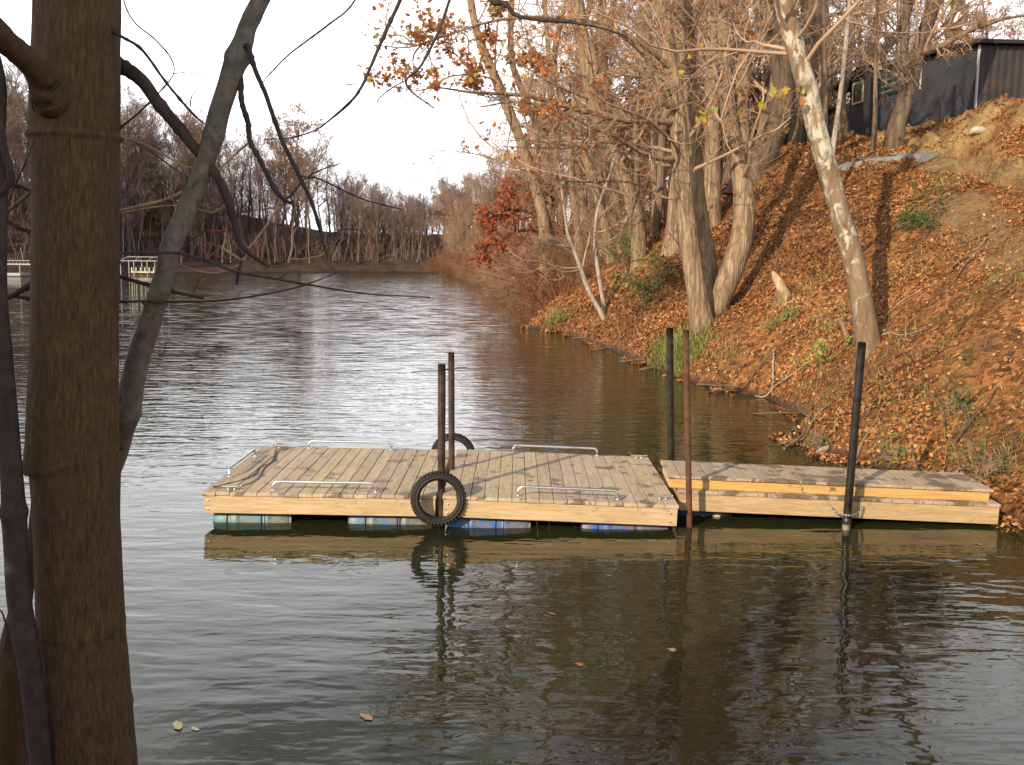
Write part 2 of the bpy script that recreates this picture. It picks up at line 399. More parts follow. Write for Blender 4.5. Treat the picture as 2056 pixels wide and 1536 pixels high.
def water_mat():
    m, nt, p = newmat('lake_water')
    p.inputs['Base Color'].default_value = (.022, .0245, .0095, 1); p.inputs['Roughness'].default_value = .025; p.inputs['IOR'].default_value = 1.36
    p.inputs['Specular IOR Level'].default_value = .5
    g = N(nt, 'ShaderNodeNewGeometry'); sx = N(nt, 'ShaderNodeSeparateXYZ'); L(nt, g.outputs['Position'], sx.inputs[0])
    def layer(scale, ang, sxy, detail=2, dist=.4):
        mp = N(nt, 'ShaderNodeMapping'); mp.inputs['Rotation'].default_value = (0, 0, math.radians(ang)); mp.inputs['Scale'].default_value = (sxy[0], sxy[1], 1)
        L(nt, g.outputs['Position'], mp.inputs['Vector']); return noise(nt, mp.outputs[0], scale, detail, .5, dist)
    a1 = layer(1.0, 14, (.85, 3.5), 2, .5)       # long wind ripples
    a2 = layer(1.0, -14, (1.7, 4.4), 2, .6)      # crossing ripples
    a3 = layer(1.0, 8, (2.2, 6.5), 2, .3)        # fine ripples
    calm = layer(.16, 30, (1, 1), 3, .3)         # patches of calmer water
    open_ = N(nt, 'ShaderNodeMapRange', interpolation_type='SMOOTHSTEP'); L(nt, sx.outputs['Y'], open_.inputs['Value'])
    for k, val in zip(('From Min', 'From Max', 'To Min', 'To Max'), (9.5, 17, .5, 1.0)): open_.inputs[k].default_value = val
    farr = N(nt, 'ShaderNodeMapRange', interpolation_type='SMOOTHSTEP'); L(nt, sx.outputs['Y'], farr.inputs['Value'])
    for k, val in zip(('From Min', 'From Max', 'To Min', 'To Max'), (22, 75, 1.0, 1.5)): farr.inputs[k].default_value = val
    a4 = layer(1.0, 40, (4.2, 6.0), 2, .8)       # small swirling cells
    amp = math_(nt, 'MULTIPLY', open_.outputs['Result'], math_(nt, 'ADD', .35, math_(nt, 'MULTIPLY', calm, 1.2)))
    h = math_(nt, 'ADD', math_(nt, 'MULTIPLY', a1, .0165), math_(nt, 'MULTIPLY', a2, .010))
    h = math_(nt, 'ADD', h, math_(nt, 'MULTIPLY', a3, .006))
    h = math_(nt, 'ADD', h, math_(nt, 'MULTIPLY', a4, .0045))
    h = math_(nt, 'MULTIPLY', math_(nt, 'MULTIPLY', h, amp), farr.outputs['Result'])
    nb = bump(nt, h, 1.0, 1.0)
    mp = N(nt, 'ShaderNodeMapping'); mp.inputs['Rotation'].default_value = (0, 0, math.radians(10)); mp.inputs['Scale'].default_value = (1.2, 4.6, 1); L(nt, g.outputs['Position'], mp.inputs['Vector'])
    nz = N(nt, 'ShaderNodeTexNoise'); nz.inputs['Scale'].default_value = 1.0; nz.inputs['Detail'].default_value = 2; L(nt, mp.outputs[0], nz.inputs['Vector'])
    sub_ = N(nt, 'ShaderNodeVectorMath', operation='SUBTRACT'); L(nt, nz.outputs['Color'], sub_.inputs[0]); sub_.inputs[1].default_value = (.5, .5, .5)
    mul_ = N(nt, 'ShaderNodeVectorMath', operation='MULTIPLY'); L(nt, sub_.outputs[0], mul_.inputs[0]); mul_.inputs[1].default_value = (.25, .62, 0)
    fw_ = N(nt, 'ShaderNodeMapRange', interpolation_type='SMOOTHSTEP'); L(nt, sx.outputs['Y'], fw_.inputs['Value'])
    for k, val in zip(('From Min', 'From Max', 'To Min', 'To Max'), (14, 60, .12, 1.0)): fw_.inputs[k].default_value = val
    scl = N(nt, 'ShaderNodeVectorMath', operation='SCALE'); L(nt, mul_.outputs[0], scl.inputs[0]); L(nt, math_(nt, 'MULTIPLY', fw_.outputs['Result'], math_(nt, 'ADD', .5, calm)), scl.inputs['Scale'])
    ad = N(nt, 'ShaderNodeVectorMath', operation='ADD'); L(nt, nb, ad.inputs[0]); L(nt, scl.outputs[0], ad.inputs[1])
    no = N(nt, 'ShaderNodeVectorMath', operation='NORMALIZE'); L(nt, ad.outputs[0], no.inputs[0]); L(nt, no.outputs[0], p.inputs['Normal'])
    return m
M['water'] = water_mat()

# ------------------------------------------------------------------ world, sun
SUN_AZ, SUN_EL = math.radians(35), math.radians(24)      # behind the camera, to the left
sdir = np.array([-math.sin(SUN_AZ) * math.cos(SUN_EL), -math.cos(SUN_AZ) * math.cos(SUN_EL), math.sin(SUN_EL)])
W = bpy.data.worlds.new('World'); S.world = W; W.use_nodes = True
nt = W.node_tree; bg = nt.nodes['Background']
sky = N(nt, 'ShaderNodeTexSky', sky_type='NISHITA'); sky.sun_disc = False
sky.sun_elevation = SUN_EL; sky.sun_rotation = math.atan2(sdir[0], sdir[1]); sky.altitude = 200; sky.dust_density = 2.0
tc = N(nt, 'ShaderNodeTexCoord')
mp = N(nt, 'ShaderNodeMapping'); mp.inputs['Scale'].default_value = (1, 1, 2.6); L(nt, tc.outputs['Generated'], mp.inputs['Vector'])
cn = noise(nt, mp.outputs[0], 1.7, 6, .6, .4)
sx = N(nt, 'ShaderNodeSeparateXYZ'); L(nt, tc.outputs['Generated'], sx.inputs[0])
# thin bright cloud, thickest low in the sky, breaking up higher
cov = math_(nt, 'ADD', cn, math_(nt, 'SUBTRACT', .34, math_(nt, 'MULTIPLY', sx.outputs['Z'], .62)))
fac = ramp(nt, cov, [(.38, (0, 0, 0)), (.62, (1, 1, 1))])
lum = math_(nt, 'SUBTRACT', 1.75, math_(nt, 'MULTIPLY', math_(nt, 'MAXIMUM', sx.outputs['Z'], 0.0), 1.35))
lum = math_(nt, 'MULTIPLY', lum, math_(nt, 'ADD', .8, math_(nt, 'MULTIPLY', cn, .4)))
vs = N(nt, 'ShaderNodeVectorMath', operation='SCALE'); vs.inputs[0].default_value = (13.6, 13.7, 14.2); L(nt, lum, vs.inputs['Scale'])
skc = mixc(nt, fac, sky.outputs['Color'], vs.outputs[0])
L(nt, skc, bg.inputs['Color']); bg.inputs['Strength'].default_value = .1
sl = bpy.data.lights.new('sun', 'SUN'); sl.energy = 5.0; sl.angle = math.radians(.5); sl.color = (1, .83, .61)
so = bpy.data.objects.new('sun', sl); COL.objects.link(so); so.rotation_euler = Vector(sdir).to_track_quat('Z', 'Y').to_euler(); so.location = (-6, -10, 12)
S.view_settings.view_transform = 'Standard'; S.view_settings.look = 'None'; S.view_settings.exposure = 0.1; S.view_settings.gamma = 1
S.cycles.max_bounces = 6; S.cycles.transparent_max_bounces = 4; S.cycles.caustics_reflective = False; S.cycles.caustics_refractive = False

# ------------------------------------------------------------------ ground, water
def graded(lo, hi, fine0, fine1, step, grow=1.12):
    mid = list(np.arange(fine0, fine1 + 1e-6, step)); a = []; x = fine0; s_ = step
    while x > lo: s_ *= grow; x -= s_; a.append(x)
    b = []; x = fine1; s_ = step
    while x < hi: s_ *= grow; x += s_; b.append(x)
    return np.array(a[::-1] + mid + b)
TRACK = np.array([hit(a, b)[:2] for a, b in ((1876, 340), (1905, 385), (1950, 430), (2000, 470), (2056, 520), (2130, 590), (2230, 690))])
TRACK2 = np.array([hit(a, b)[:2] for a, b in ((1900, 330), (1960, 335), (2010, 345), (2060, 365), (2140, 400))])
def track(X, Y):
    n_ = fbm(np.asarray(X) * 1.1, np.asarray(Y) * 1.1, oct=3, seed=61)
    return np.clip(1.25 - segdist(X, Y, TRACK) / .48 + .6 * n_, 0, 1) * .9 + np.clip(1.2 - segdist(X, Y, TRACK2) / .55 + .6 * n_, 0, 1) * .8
gx = graded(-900, 900, 0, 24, .19, 1.09); gy = graded(-300, 1500, 8, 44, .19, 1.06)
GX, GY = np.meshgrid(gx, gy)
GZ = terrain(GX.ravel(), GY.ravel()).reshape(GX.shape)
nx, ny = len(gx), len(gy)
ii = (np.arange(ny - 1)[:, None] * nx + np.arange(nx - 1)[None]).ravel()
GF = np.stack([ii, ii + 1, ii + nx + 1, ii + nx], -1)
fx, fy = GX.ravel(), GY.ravel()
drr = segdist(fx, fy, RIGHT)
ccol = np.zeros((len(fx), 3))
ccol[:, 0] = clay(fx, fy, drr)
# worn dirt track coming down the bench on the right
db_, _zb = bench(fy)
ccol[:, 1] = track(fx, fy)
ccol[:, 2] = sstep(95, 104, fy - .35 * (fx + 45) * (fx < -20)) * (fx < -12) + sstep(60, 120, fy) * (fx >= -12) * .6
ccol = np.clip(ccol, 0, 1)
tag(mk('ground', np.stack([fx, fy, GZ.ravel()], -1), GF, M['ground'], col=ccol), kind='structure')
wv = [(-700, -40, 0), (300, -40, 0), (300, 400, 0), (-700, 400, 0)]
tag(mk('lake_water', wv, [[(0, 1, 2, 3)]], M['water'], smooth=False), kind='structure')

# gravel path strip along the foot of the clay bluff
gp = M['gravel'] = simple('gravel', (.22, .22, .205), .95, var=.3, scale=60, bmp=.5, bd=.01)
pp = np.array([hit(1680, 341), hit(1720, 333), hit(1760, 326), hit(1800, 322), hit(1840, 320), hit(1872, 321)])
pc_, _ = smooth_path(pp, np.ones(6), 40)
fwd = np.gradient(pc_, axis=0); side = np.stack([fwd[:, 1], -fwd[:, 0], 0 * fwd[:, 0]], -1); side /= np.linalg.norm(side, axis=1, keepdims=True) + 1e-9
if side[:, 0].mean() < 0: side = -side
wid = .85 * np.sin(np.linspace(.25, PI - .12, 40)) ** .5
rows = []
for k in range(6):
    q = pc_ + side * ((k / 5.0) - .15)[None, None][0] * wid[:, None] if False else pc_ + side * ((k / 5.0 - .15) * wid)[:, None]
    q[:, 2] = pc_[:, 2] + .09 + .03 * k if k > 0 else pc_[:, 2] - .22; rows.append(q)
PV = np.concatenate(rows); pi_ = (np.arange(5)[:, None] * 40 + np.arange(39)[None]).ravel()
tag(mk('path', PV, [np.stack([pi_, pi_ + 1, pi_ + 41, pi_ + 40], -1)], gp), kind='structure')

# ------------------------------------------------------------------ docks
M['deck'] = wood('deck_board', (.36, .275, .185), (.54, .43, .305), 1, stain=(3.9, .745, (.11, .08, .055), .75))
M['fascia'] = wood('fascia_board', (.38, .255, .13), (.62, .455, .27), 0, stain=(7, .80, (.24, .15, .075), .35))
M['fascia_side'] = wood('fascia_side_board', (.45, .31, .16), (.65, .48, .28), 1)
M['step_wood'] = wood('treated_board', (.42, .245, .075), (.58, .38, .14), 0, stain=(4, .82, (.10, .065, .03), .8))
M['deck_wet'] = wood('step_deck_board', (.31, .235, .16), (.48, .38, .27), 1, stain=(2.8, .69, (.10, .07, .048), .75))
M['alu'] = simple('brushed_metal', (.74, .74, .73), .34, 1.0, var=.08, scale=30)
M['cleat'] = simple('galvanised_metal', (.62, .62, .60), .4, 1.0, var=.15, scale=30)
M['strap'] = simple('strap', (.018, .018, .018), .7)
M['rubber'] = simple('rubber', (.016, .0135, .0115), .68, var=.4, scale=14, bmp=.15, bd=.004)
M['black_pipe'] = simple('black_pipe', (.030, .025, .021), .33, .35, var=.6, scale=9, bmp=.1, bd=.003)
M['brown_pipe'] = simple('brown_pipe', (.055, .033, .022), .45, .25, var=.6, scale=9, bmp=.15, bd=.003)
M['rust'] = simple('rusty_iron', (.105, .042, .022), .85, var=.45, scale=14, bmp=.3, bd=.003)
M['pvc'] = simple('pale_pipe', (.42, .36, .26), .6, var=.35, scale=10)
def drum_mat():
    m, nt, p = newmat('blue_plastic')
    v = coords(nt, 'Object', (1, 1, 2.2)); a = N(nt, 'ShaderNodeAttribute', attribute_name='Col')
    n1 = noise(nt, v, 4.5, 6, .62, .6); n2 = noise(nt, v, 22, 4)
    c = mixc(nt, ramp(nt, n1, [(.45, (0, 0, 0)), (.55, (.85, .85, .85))]), a.outputs['Color'], ramp(nt, n2, [(.3, (.10, .088, .052)), (.7, (.24, .20, .12))]))
    L(nt, c, p.inputs['Base Color']); p.inputs['Roughness'].default_value = .45
    return m
M['drum'] = drum_mat()

def planks(mb, x0, x1, y0, y1, z1, th=.038, pitch=.1432, gap=.006, seed=0):
    r = np.random.default_rng(seed); n = int(round((x1 - x0) / pitch)); pw = (x1 - x0) / n
    for k in range(n):
        t = .90 + .2 * r.random(); jy = r.normal(0, .003, 2); jz = r.normal(0, .0012)
        mb.box(x0 + k * pw + gap / 2, x0 + (k + 1) * pw - gap / 2, y0 + jy[0], y1 + jy[1], z1 - th + jz, z1 + jz, (t, t * r.uniform(.96, 1.03), t * r.uniform(.9, 1.04)), .004)
def rail(parent, p0, p1, h=.098, r=.0155, name='grab_rail'):
    p0 = np.array(p0, float); p1 = np.array(p1, float); d = (p1 - p0) / np.linalg.norm(p1 - p0); up = np.array([0, 0, 1.])
    ctl = [p0, p0 + up * h * .55, p0 + up * h * .9 + d * .025, p0 + up * h + d * .07]
    mid = [p0 + (p1 - p0) * t + up * h for t in (.3, .5, .7)]
    ctl += mid + [p1 + up * h - d * .07, p1 + up * h * .9 - d * .025, p1 + up * h * .55, p1]
    P, R = smooth_path(ctl, [r] * len(ctl), 44)
    mb = MB(); mb.tube(P, R, 10); o = mb.build(name, M['alu'], parent, True)
    for q in (p0, p1): f = MB(); f.tube([q, q + up * .006, q + up * .007], [.026, .026, .016], 14); f.build('mounting_foot', M['alu'], o)
    return o
def cleat(parent, p, ang):
    p = np.array(p, float); d = np.array([math.cos(ang), math.sin(ang), 0]); up = np.array([0, 0, 1.])
    mb = MB()
    P, R = smooth_path([p - d * .105 + up * .048, p - d * .06 + up * .042, p + up * .040, p + d * .06 + up * .042, p + d * .105 + up * .048], [.006, .010, .011, .010, .006], 16)
    mb.tube(P, R, 8)
    for s_ in (-.032, .032): mb.tube([p + d * s_ + up * .0, p + d * s_ + up * .005, p + d * s_ + up * .042], [.018, .010, .009], 8)
    return mb.build('cleat', M['cleat'], parent, True)
def drum(parent, x0, x1, y, z, r, colr, colr2=None, seed=0, bung=False):
    n = 40; xs = np.linspace(0, 1, n); rr = np.full(n, r)
    rr = r * (1 - .10 * np.exp(-xs * 16) - .10 * np.exp(-(1 - xs) * 16))
    for c in (.30, .70): rr += .012 * np.exp(-((xs - c) / .018) ** 2)
    P = np.stack([x0 + (x1 - x0) * xs, np.full(n, y), np.full(n, z)], -1)
    V, F, _uv = tubes(P[None], rr[None], 36)
    c2 = np.array(colr2 if colr2 is not None else colr); w_ = np.repeat(xs, 36)[:, None]
    mb = MB(); mb.add(V, [F, [list(range(36))[::-1]], [list(range(len(V) - 36, len(V)))]])
    mb.C = [np.array(colr)[None] * (1 - w_) + c2[None] * w_]
    o = mb.build('float_drum', M['drum'], parent, True)
    rg = np.random.default_rng(seed)
    for f in (.16 + .06 * rg.random(), .57 + .05 * rg.random(), .62 + .08 * rg.random()):
        a = np.linspace(PI * .05, PI * 1.02, 20); lean = rg.uniform(-.05, .05)
        ring = [(x0 + (x1 - x0) * f + lean * math.sin(t * 1.0), y - (r + .008) * math.sin(t), z + (r + .008) * math.cos(t)) for t in a]
        st = MB(); st.tube(ring, .0045, 6); st.build('strap', M['strap'], o, True)
    if bung:
        b = MB(); q = np.array([x1 - .17, y - r * .97, z + .03]); b.tube([q, q + (0, -.02, 0), q + (0, -.05, 0), q + (0, -.055, 0)], [.05, .05, .036, .02], 14)
        b.build('drum_bung', M['pvc'], o)
    return o
BLUE, TEAL, DKB = (.02, .10, .45), (.055, .17, .17), (.012, .06, .26)

def dock_root(name, pose, label, cat, group=None):
    X, Y, Z, yaw, t = pose
    o = empty(name, (X, Y, Z), label, cat, group)
    o.rotation_euler = Euler((0, math.radians(t), math.radians(yaw)), 'XYZ'); return o
def section(pose, label, seed, rails, cleats, drums):
    o = dock_root('dock_section', pose, label, 'floating dock', 'floating dock sections')
    mb = MB(); planks(mb, 0, 2.44, -.012, 2.45, 0, seed=seed); mb.build('deck', M['deck'], o)
    f = MB(); f.box(.012, 2.428, 0, .038, -.225, -.0405, (1, 1, 1), .003); f.build('fascia', M['fascia'], o)
    f = MB(); f.box(.012, 2.428, 2.402, 2.44, -.225, -.0405, (.8, .8, .8), .003); f.build('fascia', M['fascia'], o)
    for xa in (.012, 2.390):
        f = MB(); f.box(xa, xa + .038, .0395, 2.4005, -.225, -.0405, (.9, .9, .9), .003); f.build('side_board', M['fascia_side'], o)
    b = MB()
    for xb in (.65, 1.25, 1.85): b.box(xb, xb + .038, .0395, 2.4005, -.22, -.0405, (.6, .6, .6))
    b.build('joist', M['fascia_side'], o)
    for xx in (.06, 2.36):
        for zz in (-.09, -.18):
            q = np.array([xx, .001, zz]); sc = MB(); sc.tube([q, q + (0, -.004, 0), q + (0, -.006, 0)], [.012, .012, .005], 8); sc.build('bolt_head', M['cleat'], o)
    for a in rails: rail(o, *a)
    for a in cleats: cleat(o, *a)
    for k, a in enumerate(drums): drum(o, *a, seed=seed * 10 + k)
    return o
DR, DZ = .29, -.225 - .29 + .115
secL = section((-3.214, 10.128, .347, -.33, .3), 'left half of the floating dock, with ropes on its planks and teal drums below', 3,
        [((.72, .10, 0), (1.80, .10, 0)), ((.62, 2.36, 0), (1.67, 2.36, 0)), ((.085, .70, 0), (.085, 1.78, 0))],
        [((.28, .09, .0), .1), ((.28, 2.32, 0), .1)],
        [(.075, .90, .36, DZ, DR, TEAL, (.05, .15, .20)), (1.50, 2.38, .36, DZ, DR, (.045, .15, .24), (.035, .13, .28))])
secR = section((-.704, 10.031, .358, -.24, 1.69), 'right half of the floating dock, with wet stains on its planks and blue drums below', 5,
        [((.78, .12, 0), (1.82, .12, 0)), ((.72, 2.36, 0), (1.78, 2.36, 0))],
        [((2.30, .20, 0), .05), ((2.30, 2.30, 0), .05)],
        [(.05, .92, .36, DZ, DR, (.035, .13, .28), BLUE), (1.45, 2.36, .36, DZ + .02, DR, BLUE)])

# walkway to the shore and the step platform lying on it
wk = dock_root('walkway', (1.813, 10.519, .325, -3.07, 1.19), 'low plank walkway between the floating dock and the leaf covered shore', 'walkway')
mb = MB(); planks(mb, 0, 3.40, -.012, 1.16, 0, seed=11); mb.build('deck', M['deck_wet'], wk)
f = MB(); f.box(.01, 3.39, 0, .038, -.225, -.0405, (.86, .84, .80), .003); f.build('fascia', M['fascia'], wk)
f = MB(); f.box(.01, 3.39, 1.11, 1.148, -.225, -.0405, (.8, .8, .8), .003); f.build('fascia', M['fascia'], wk)
for xa in (.01, 3.352):
    f = MB(); f.box(xa, xa + .038, .0395, 1.1085, -.225, -.0405, (.9, .9, .9), .003); f.build('side_board', M['fascia_side'], wk)
drum(wk, .02, .62, .42, -.225 - .22 + .10, .24, DKB, seed=71, bung=True)
drum(wk, 2.55, 3.1, .36, -.225 - .22 + .075, .24, DKB, seed=72)
bx = dock_root('step_platform', (1.70, 10.62, .468, -2.82, 1.32), 'raised plank platform with orange side boards lying on the low walkway', 'step platform')
mb = MB(); planks(mb, 0, 3.47, -.03, .80, 0, th=.03, seed=17); mb.build('deck', M['deck_wet'], bx)
f = MB(); f.box(.03, 3.44, -.005, .033, -.138, -.0325, (1, 1, 1), .003); f.build('side_board', M['step_wood'], bx)
f = MB(); f.box(.03, 3.44, .73, .768, -.138, -.0325, (.9, .9, .9), .003); f.build('side_board', M['step_wood'], bx)
for xa in (.03, 3.402):
    f = MB(); f.box(xa, xa + .038, .0345, .7285, -.138, -.0325, (.95, .95, .95), .003); f.build('end_board', M['fascia_side'], bx)

# mooring posts
def post(top, bot, r, mat, label, name='mooring_post', lower=None, zb=-1.2):
    top = np.array(top, float); bot = np.array(bot, float)
    d = (top - bot) / np.linalg.norm(top - bot); low = bot + d * ((zb - bot[2]) / d[2])
    o = empty(name, low, label, 'mooring post', 'mooring posts along the dock')
    split_ = bot + d * ((lower - bot[2]) / d[2]) if lower is not None else low
    P = np.linspace(split_, top, 24); rr = np.full(24, r)
    mb = MB(); V, F, _u = tubes(P[None], rr[None], 20); n = len(V)
    V2 = np.concatenate([V, (V[-20:] - top) * .82 + top, (V[-20:] - top) * .82 + top - d * .12])
    idx = np.arange(20); j = (idx + 1) % 20
    f1 = np.stack([n - 20 + idx, n - 20 + j, n + j, n + idx], -1); f2 = np.stack([n + idx, n + j, n + 20 + j, n + 20 + idx], -1)
    mb.add(V2, [F, f1, f2, [list(range(20))[::-1]], [list(range(n + 20, n + 40))]])
    mb.build('pipe', mat, o, True, base=low)
    if lower is not None:
        mb = MB(); mb.tube(np.linspace(low, split_ - d * .003, 8), r * 1.02, 20); mb.build('lower_sleeve', M['pvc'], o, True, base=low)
    return o
def post_px(xt, yt, xb, yb, Y, wpx, mat, label, lower=None, Yt=None):
    t = atY(xt, yt, Yt or Y); b = atY(xb, yb, Y); r = wpx / 2 / F_PX * np.linalg.norm((t + b) / 2 - CAMP)
    return post(t, b, r, mat, label, lower=lower)
pA = post_px(887, 731, 886, 1050, 10.17, 15.5, M['brown_pipe'], 'dark brown steel post in the dock gap behind the front tyre')
pB = post_px(906, 707, 907, 938, 11.3, 12.5, M['brown_pipe'], 'slimmer dark brown steel post standing further back in the dock gap')
pC = post_px(1345, 658, 1347, 922, 12.15, 13.5, M['black_pipe'], 'glossy black upright post behind the left end of the walkway')
pD = post_px(1377, 662, 1384, 1040, 10.22, 12, M['rust'], 'thin rusty red iron post in front of the walkway')
pE = post_px(1731, 687, 1699, 1059, 10.20, 15.5, M['black_pipe'], 'leaning black post with a pale foot, chained to the walkway', lower=.06)

# tyres
def tyre(c, yaw, pitch, ro, ri, wdt, label):
    o = empty('tyre', c, label, 'tyre', 'tyres hung as fenders on the dock')
    prof = [(ri, -.36), (ri + .012, -.47), (ri + .25 * (ro - ri), -.50), (ri + .28 * (ro - ri), -.545), (ri + .36 * (ro - ri), -.55), (ri + .40 * (ro - ri), -.52), (ri + .62 * (ro - ri), -.5), (ri + .64 * (ro - ri), -.53), (ri + .70 * (ro - ri), -.50), (ro - .020, -.41), (ro - .006, -.28), (ro, -.12), (ro, .12), (ro - .006, .28), (ro - .020, .41),
            (ri + .62 * (ro - ri), .5), (ri + .35 * (ro - ri), .52), (ri + .012, .47), (ri, .36), (ri + .016, .33), (ro - .03, .36), (ro - .018, 0), (ro - .03, -.36), (ri + .016, -.33)]
    n = 96; k = len(prof); V = []
    for a in range(n):
        t = 2 * PI * a / n
        for (r, w_) in prof: V.append((r * math.cos(t), w_ * wdt, r * math.sin(t)))
    F = [(a * k + i, a * k + (i + 1) % k, ((a + 1) % n) * k + (i + 1) % k, ((a + 1) % n) * k + i) for a in range(n) for i in range(k)]
    mb = MB(); mb.add(V, F)
    rot = (Matrix.Rotation(yaw, 4, 'Z') @ Matrix.Rotation(pitch, 4, 'X'))
    def place(ob):
        ob.data.transform(rot); return ob
    place(mb.build('carcass', M['rubber'], o, True))
    tb = MB(); nb = 44
    for a in range(nb):
        for sgn in (-1, 1):
            V = []
            for (da, w_) in ((0, .03), (.055, .03), (.085, .46), (.03, .46)):
                t = 2 * PI * a / nb + da + (0 if sgn > 0 else .07)
                for rr in (ro - .014 - (.012 if w_ > .3 else 0), ro + .010 - (.012 if w_ > .3 else 0)): V.append((rr * math.cos(t), sgn * w_ * wdt, rr * math.sin(t)))
            tb.add(V, [(0, 2, 4, 6), (1, 7, 5, 3), (0, 1, 3, 2), (2, 3, 5, 4), (4, 5, 7, 6), (6, 7, 1, 0)])
    place(tb.build('tread', M['rubber'], o)); return o
tyre(atY(880, 1001, 10.0), math.radians(7), math.radians(-5), .278, .192, .115, 'black tyre hanging on the front edge of the dock, touching the water')
tyre(atY(910, 913, 12.72), math.radians(-4), math.radians(4), .285, .205, .115, 'black tyre half hidden behind the back edge of the dock')

# rod, chain, ropes
mb = MB(); P, R = smooth_path([atY(826, 748, 10.1), atY(868, 743, 10.14), atY(900, 740, 10.2), atY(938, 738, 11.25)], [.006] * 4, 20)
q0, q1 = atY(826, 748, 10.25), atY(938, 738, 10.25); P = np.linspace(q0, q1, 20); P[:, 2] += .006 * np.sin(np.linspace(0, 9, 20)); mb.tube(P, .0055, 6)
tag(mb.build('metal_rod', M['rust'], None, True), 'thin rusty rod running sideways behind the top of the front dock post', 'rod')
def chain(pts, label):
    P, _r = smooth_path(pts, [.01] * len(pts), 200)
    seg = np.concatenate([[0], np.cumsum(np.linalg.norm(np.diff(P, axis=0), axis=1))]); nl = int(seg[-1] / .026)
    mb = MB()
    for k in range(nl):
        s0 = seg[-1] * (k + .5) / nl; c = np.array([np.interp(s0, seg, P[:, i]) for i in range(3)]); c2 = np.array([np.interp(s0 + .004, seg, P[:, i]) for i in range(3)])
        d = c2 - c; d /= np.linalg.norm(d) + 1e-9; u = np.cross(d, (0, 1, .3)); u /= np.linalg.norm(u); w_ = np.cross(d, u); a = u if k % 2 else w_
        t = np.linspace(0, 2 * PI, 13); loop = c + np.outer(np.cos(t) * .019, d) + np.outer(np.sin(t) * .011, a)
        mb.tube(loop, .0038, 6, caps=False)
    return tag(mb.build('chain', M['cleat'], None, True), label, 'chain')
chain([atY(1667, 1015, 10.40), atY(1676, 1027, 10.32), atY(1701, 1035, 10.10), atY(1722, 1030, 10.28), atY(1733, 1017, 10.37)], 'short galvanised chain looped round the leaning black post')
M['rope'] = simple('rope', (.20, .185, .16), .9, var=.3, scale=60)
M['rope_dark'] = simple('dark_rope', (.09, .085, .075), .9, var=.3, scale=60)
MW = Matrix.LocRotScale(secL.location, secL.rotation_euler, None)
def on_deck(x, y, z=.008): return np.array(MW @ Vector((x, y, z)))
rg = np.random.default_rng(5)
def ropething(ctl, r, mat, label):
    P, R = smooth_path([on_deck(*c) for c in ctl], [r] * len(ctl), 80)
    P[:, 2] += .003 * np.sin(np.arange(80) * .9)
    mb = MB(); mb.tube(P, R, 6); return tag(mb.build('mooring_rope', mat, None, True), label, 'rope', 'ropes tied at the left end of the dock')
ropething([(.28, .09, .03), (.36, .3, .01), (.42, .62, .008), (.36, 1.1, .008), (.34, 1.6, .008), (.25, 2.1, .008), (.22, 2.32, .03), (.30, 2.36, .05), (.36, 2.30, .02), (.33, 2.2, .01)], .007, M['rope'], 'pale rope lying along the planks between the two cleats of the dock end')
ropething([(.22, .09, .03), (.06, .18, .008), (.20, .40, .008), (.33, .75, .008), (.30, 1.2, .008), (.38, 1.55, .008), (.30, 1.95, .008), (.32, 2.30, .03), (.24, 2.38, .06), (.18, 2.33, .02)], .006, M['rope_dark'], 'thinner darker rope looping out over the left edge planks of the dock')

# ------------------------------------------------------------------ vegetation generators
def spawn(P, R, n, t, ang, lf, rf, rng, K=6, up=.05, wob=.22, rmin=.004, tip=.3, lmin=.15):
    """children branches of a batch of polylines"""
    NP, K0, _ = P.shape
    idx = np.repeat(np.arange(NP), n); Nn = len(idx)
    tt = rng.uniform(t[0], t[1], Nn)
    s_ = tt * (K0 - 1); i = np.minimum(s_.astype(int), K0 - 2); f = (s_ - i)[:, None]
    p = P[idx, i] * (1 - f) + P[idx, i + 1] * f
    r = R[idx, i] * (1 - f[:, 0]) + R[idx, i + 1] * f[:, 0]
    tg = P[idx, i + 1] - P[idx, i]; tg /= np.linalg.norm(tg, axis=1, keepdims=True) + 1e-9
    Lp = np.linalg.norm(np.diff(P, axis=1), axis=2).sum(1)[idx]
    rv = rng.normal(size=(Nn, 3)); pe = np.cross(tg, rv); pe /= np.linalg.norm(pe, axis=1, keepdims=True) + 1e-9
    a = np.radians(rng.uniform(ang[0], ang[1], Nn))[:, None]
    d = np.cos(a) * tg + np.sin(a) * pe
    ln = np.maximum(Lp * rng.uniform(lf[0], lf[1], Nn) * (1.15 - .6 * tt), lmin)
    out = np.zeros((Nn, K, 3)); out[:, 0] = p
    for k in range(1, K):
        d = d + rng.normal(size=(Nn, 3)) * wob + np.array([0, 0, up])
        d /= np.linalg.norm(d, axis=1, keepdims=True)
        p = p + d * (ln / (K - 1))[:, None]; out[:, k] = p
    rb = np.maximum(r * rf, rmin)
    rr = rb[:, None] * np.linspace(1, tip, K)[None] ; rr = np.maximum(rr, rmin * .6)
    return out, rr
def join(meshes):
    V, F, n = [], [], 0
    for v, f in meshes: V.append(v); F.append(f + n); n += len(v)
    return np.concatenate(V), np.concatenate(F)
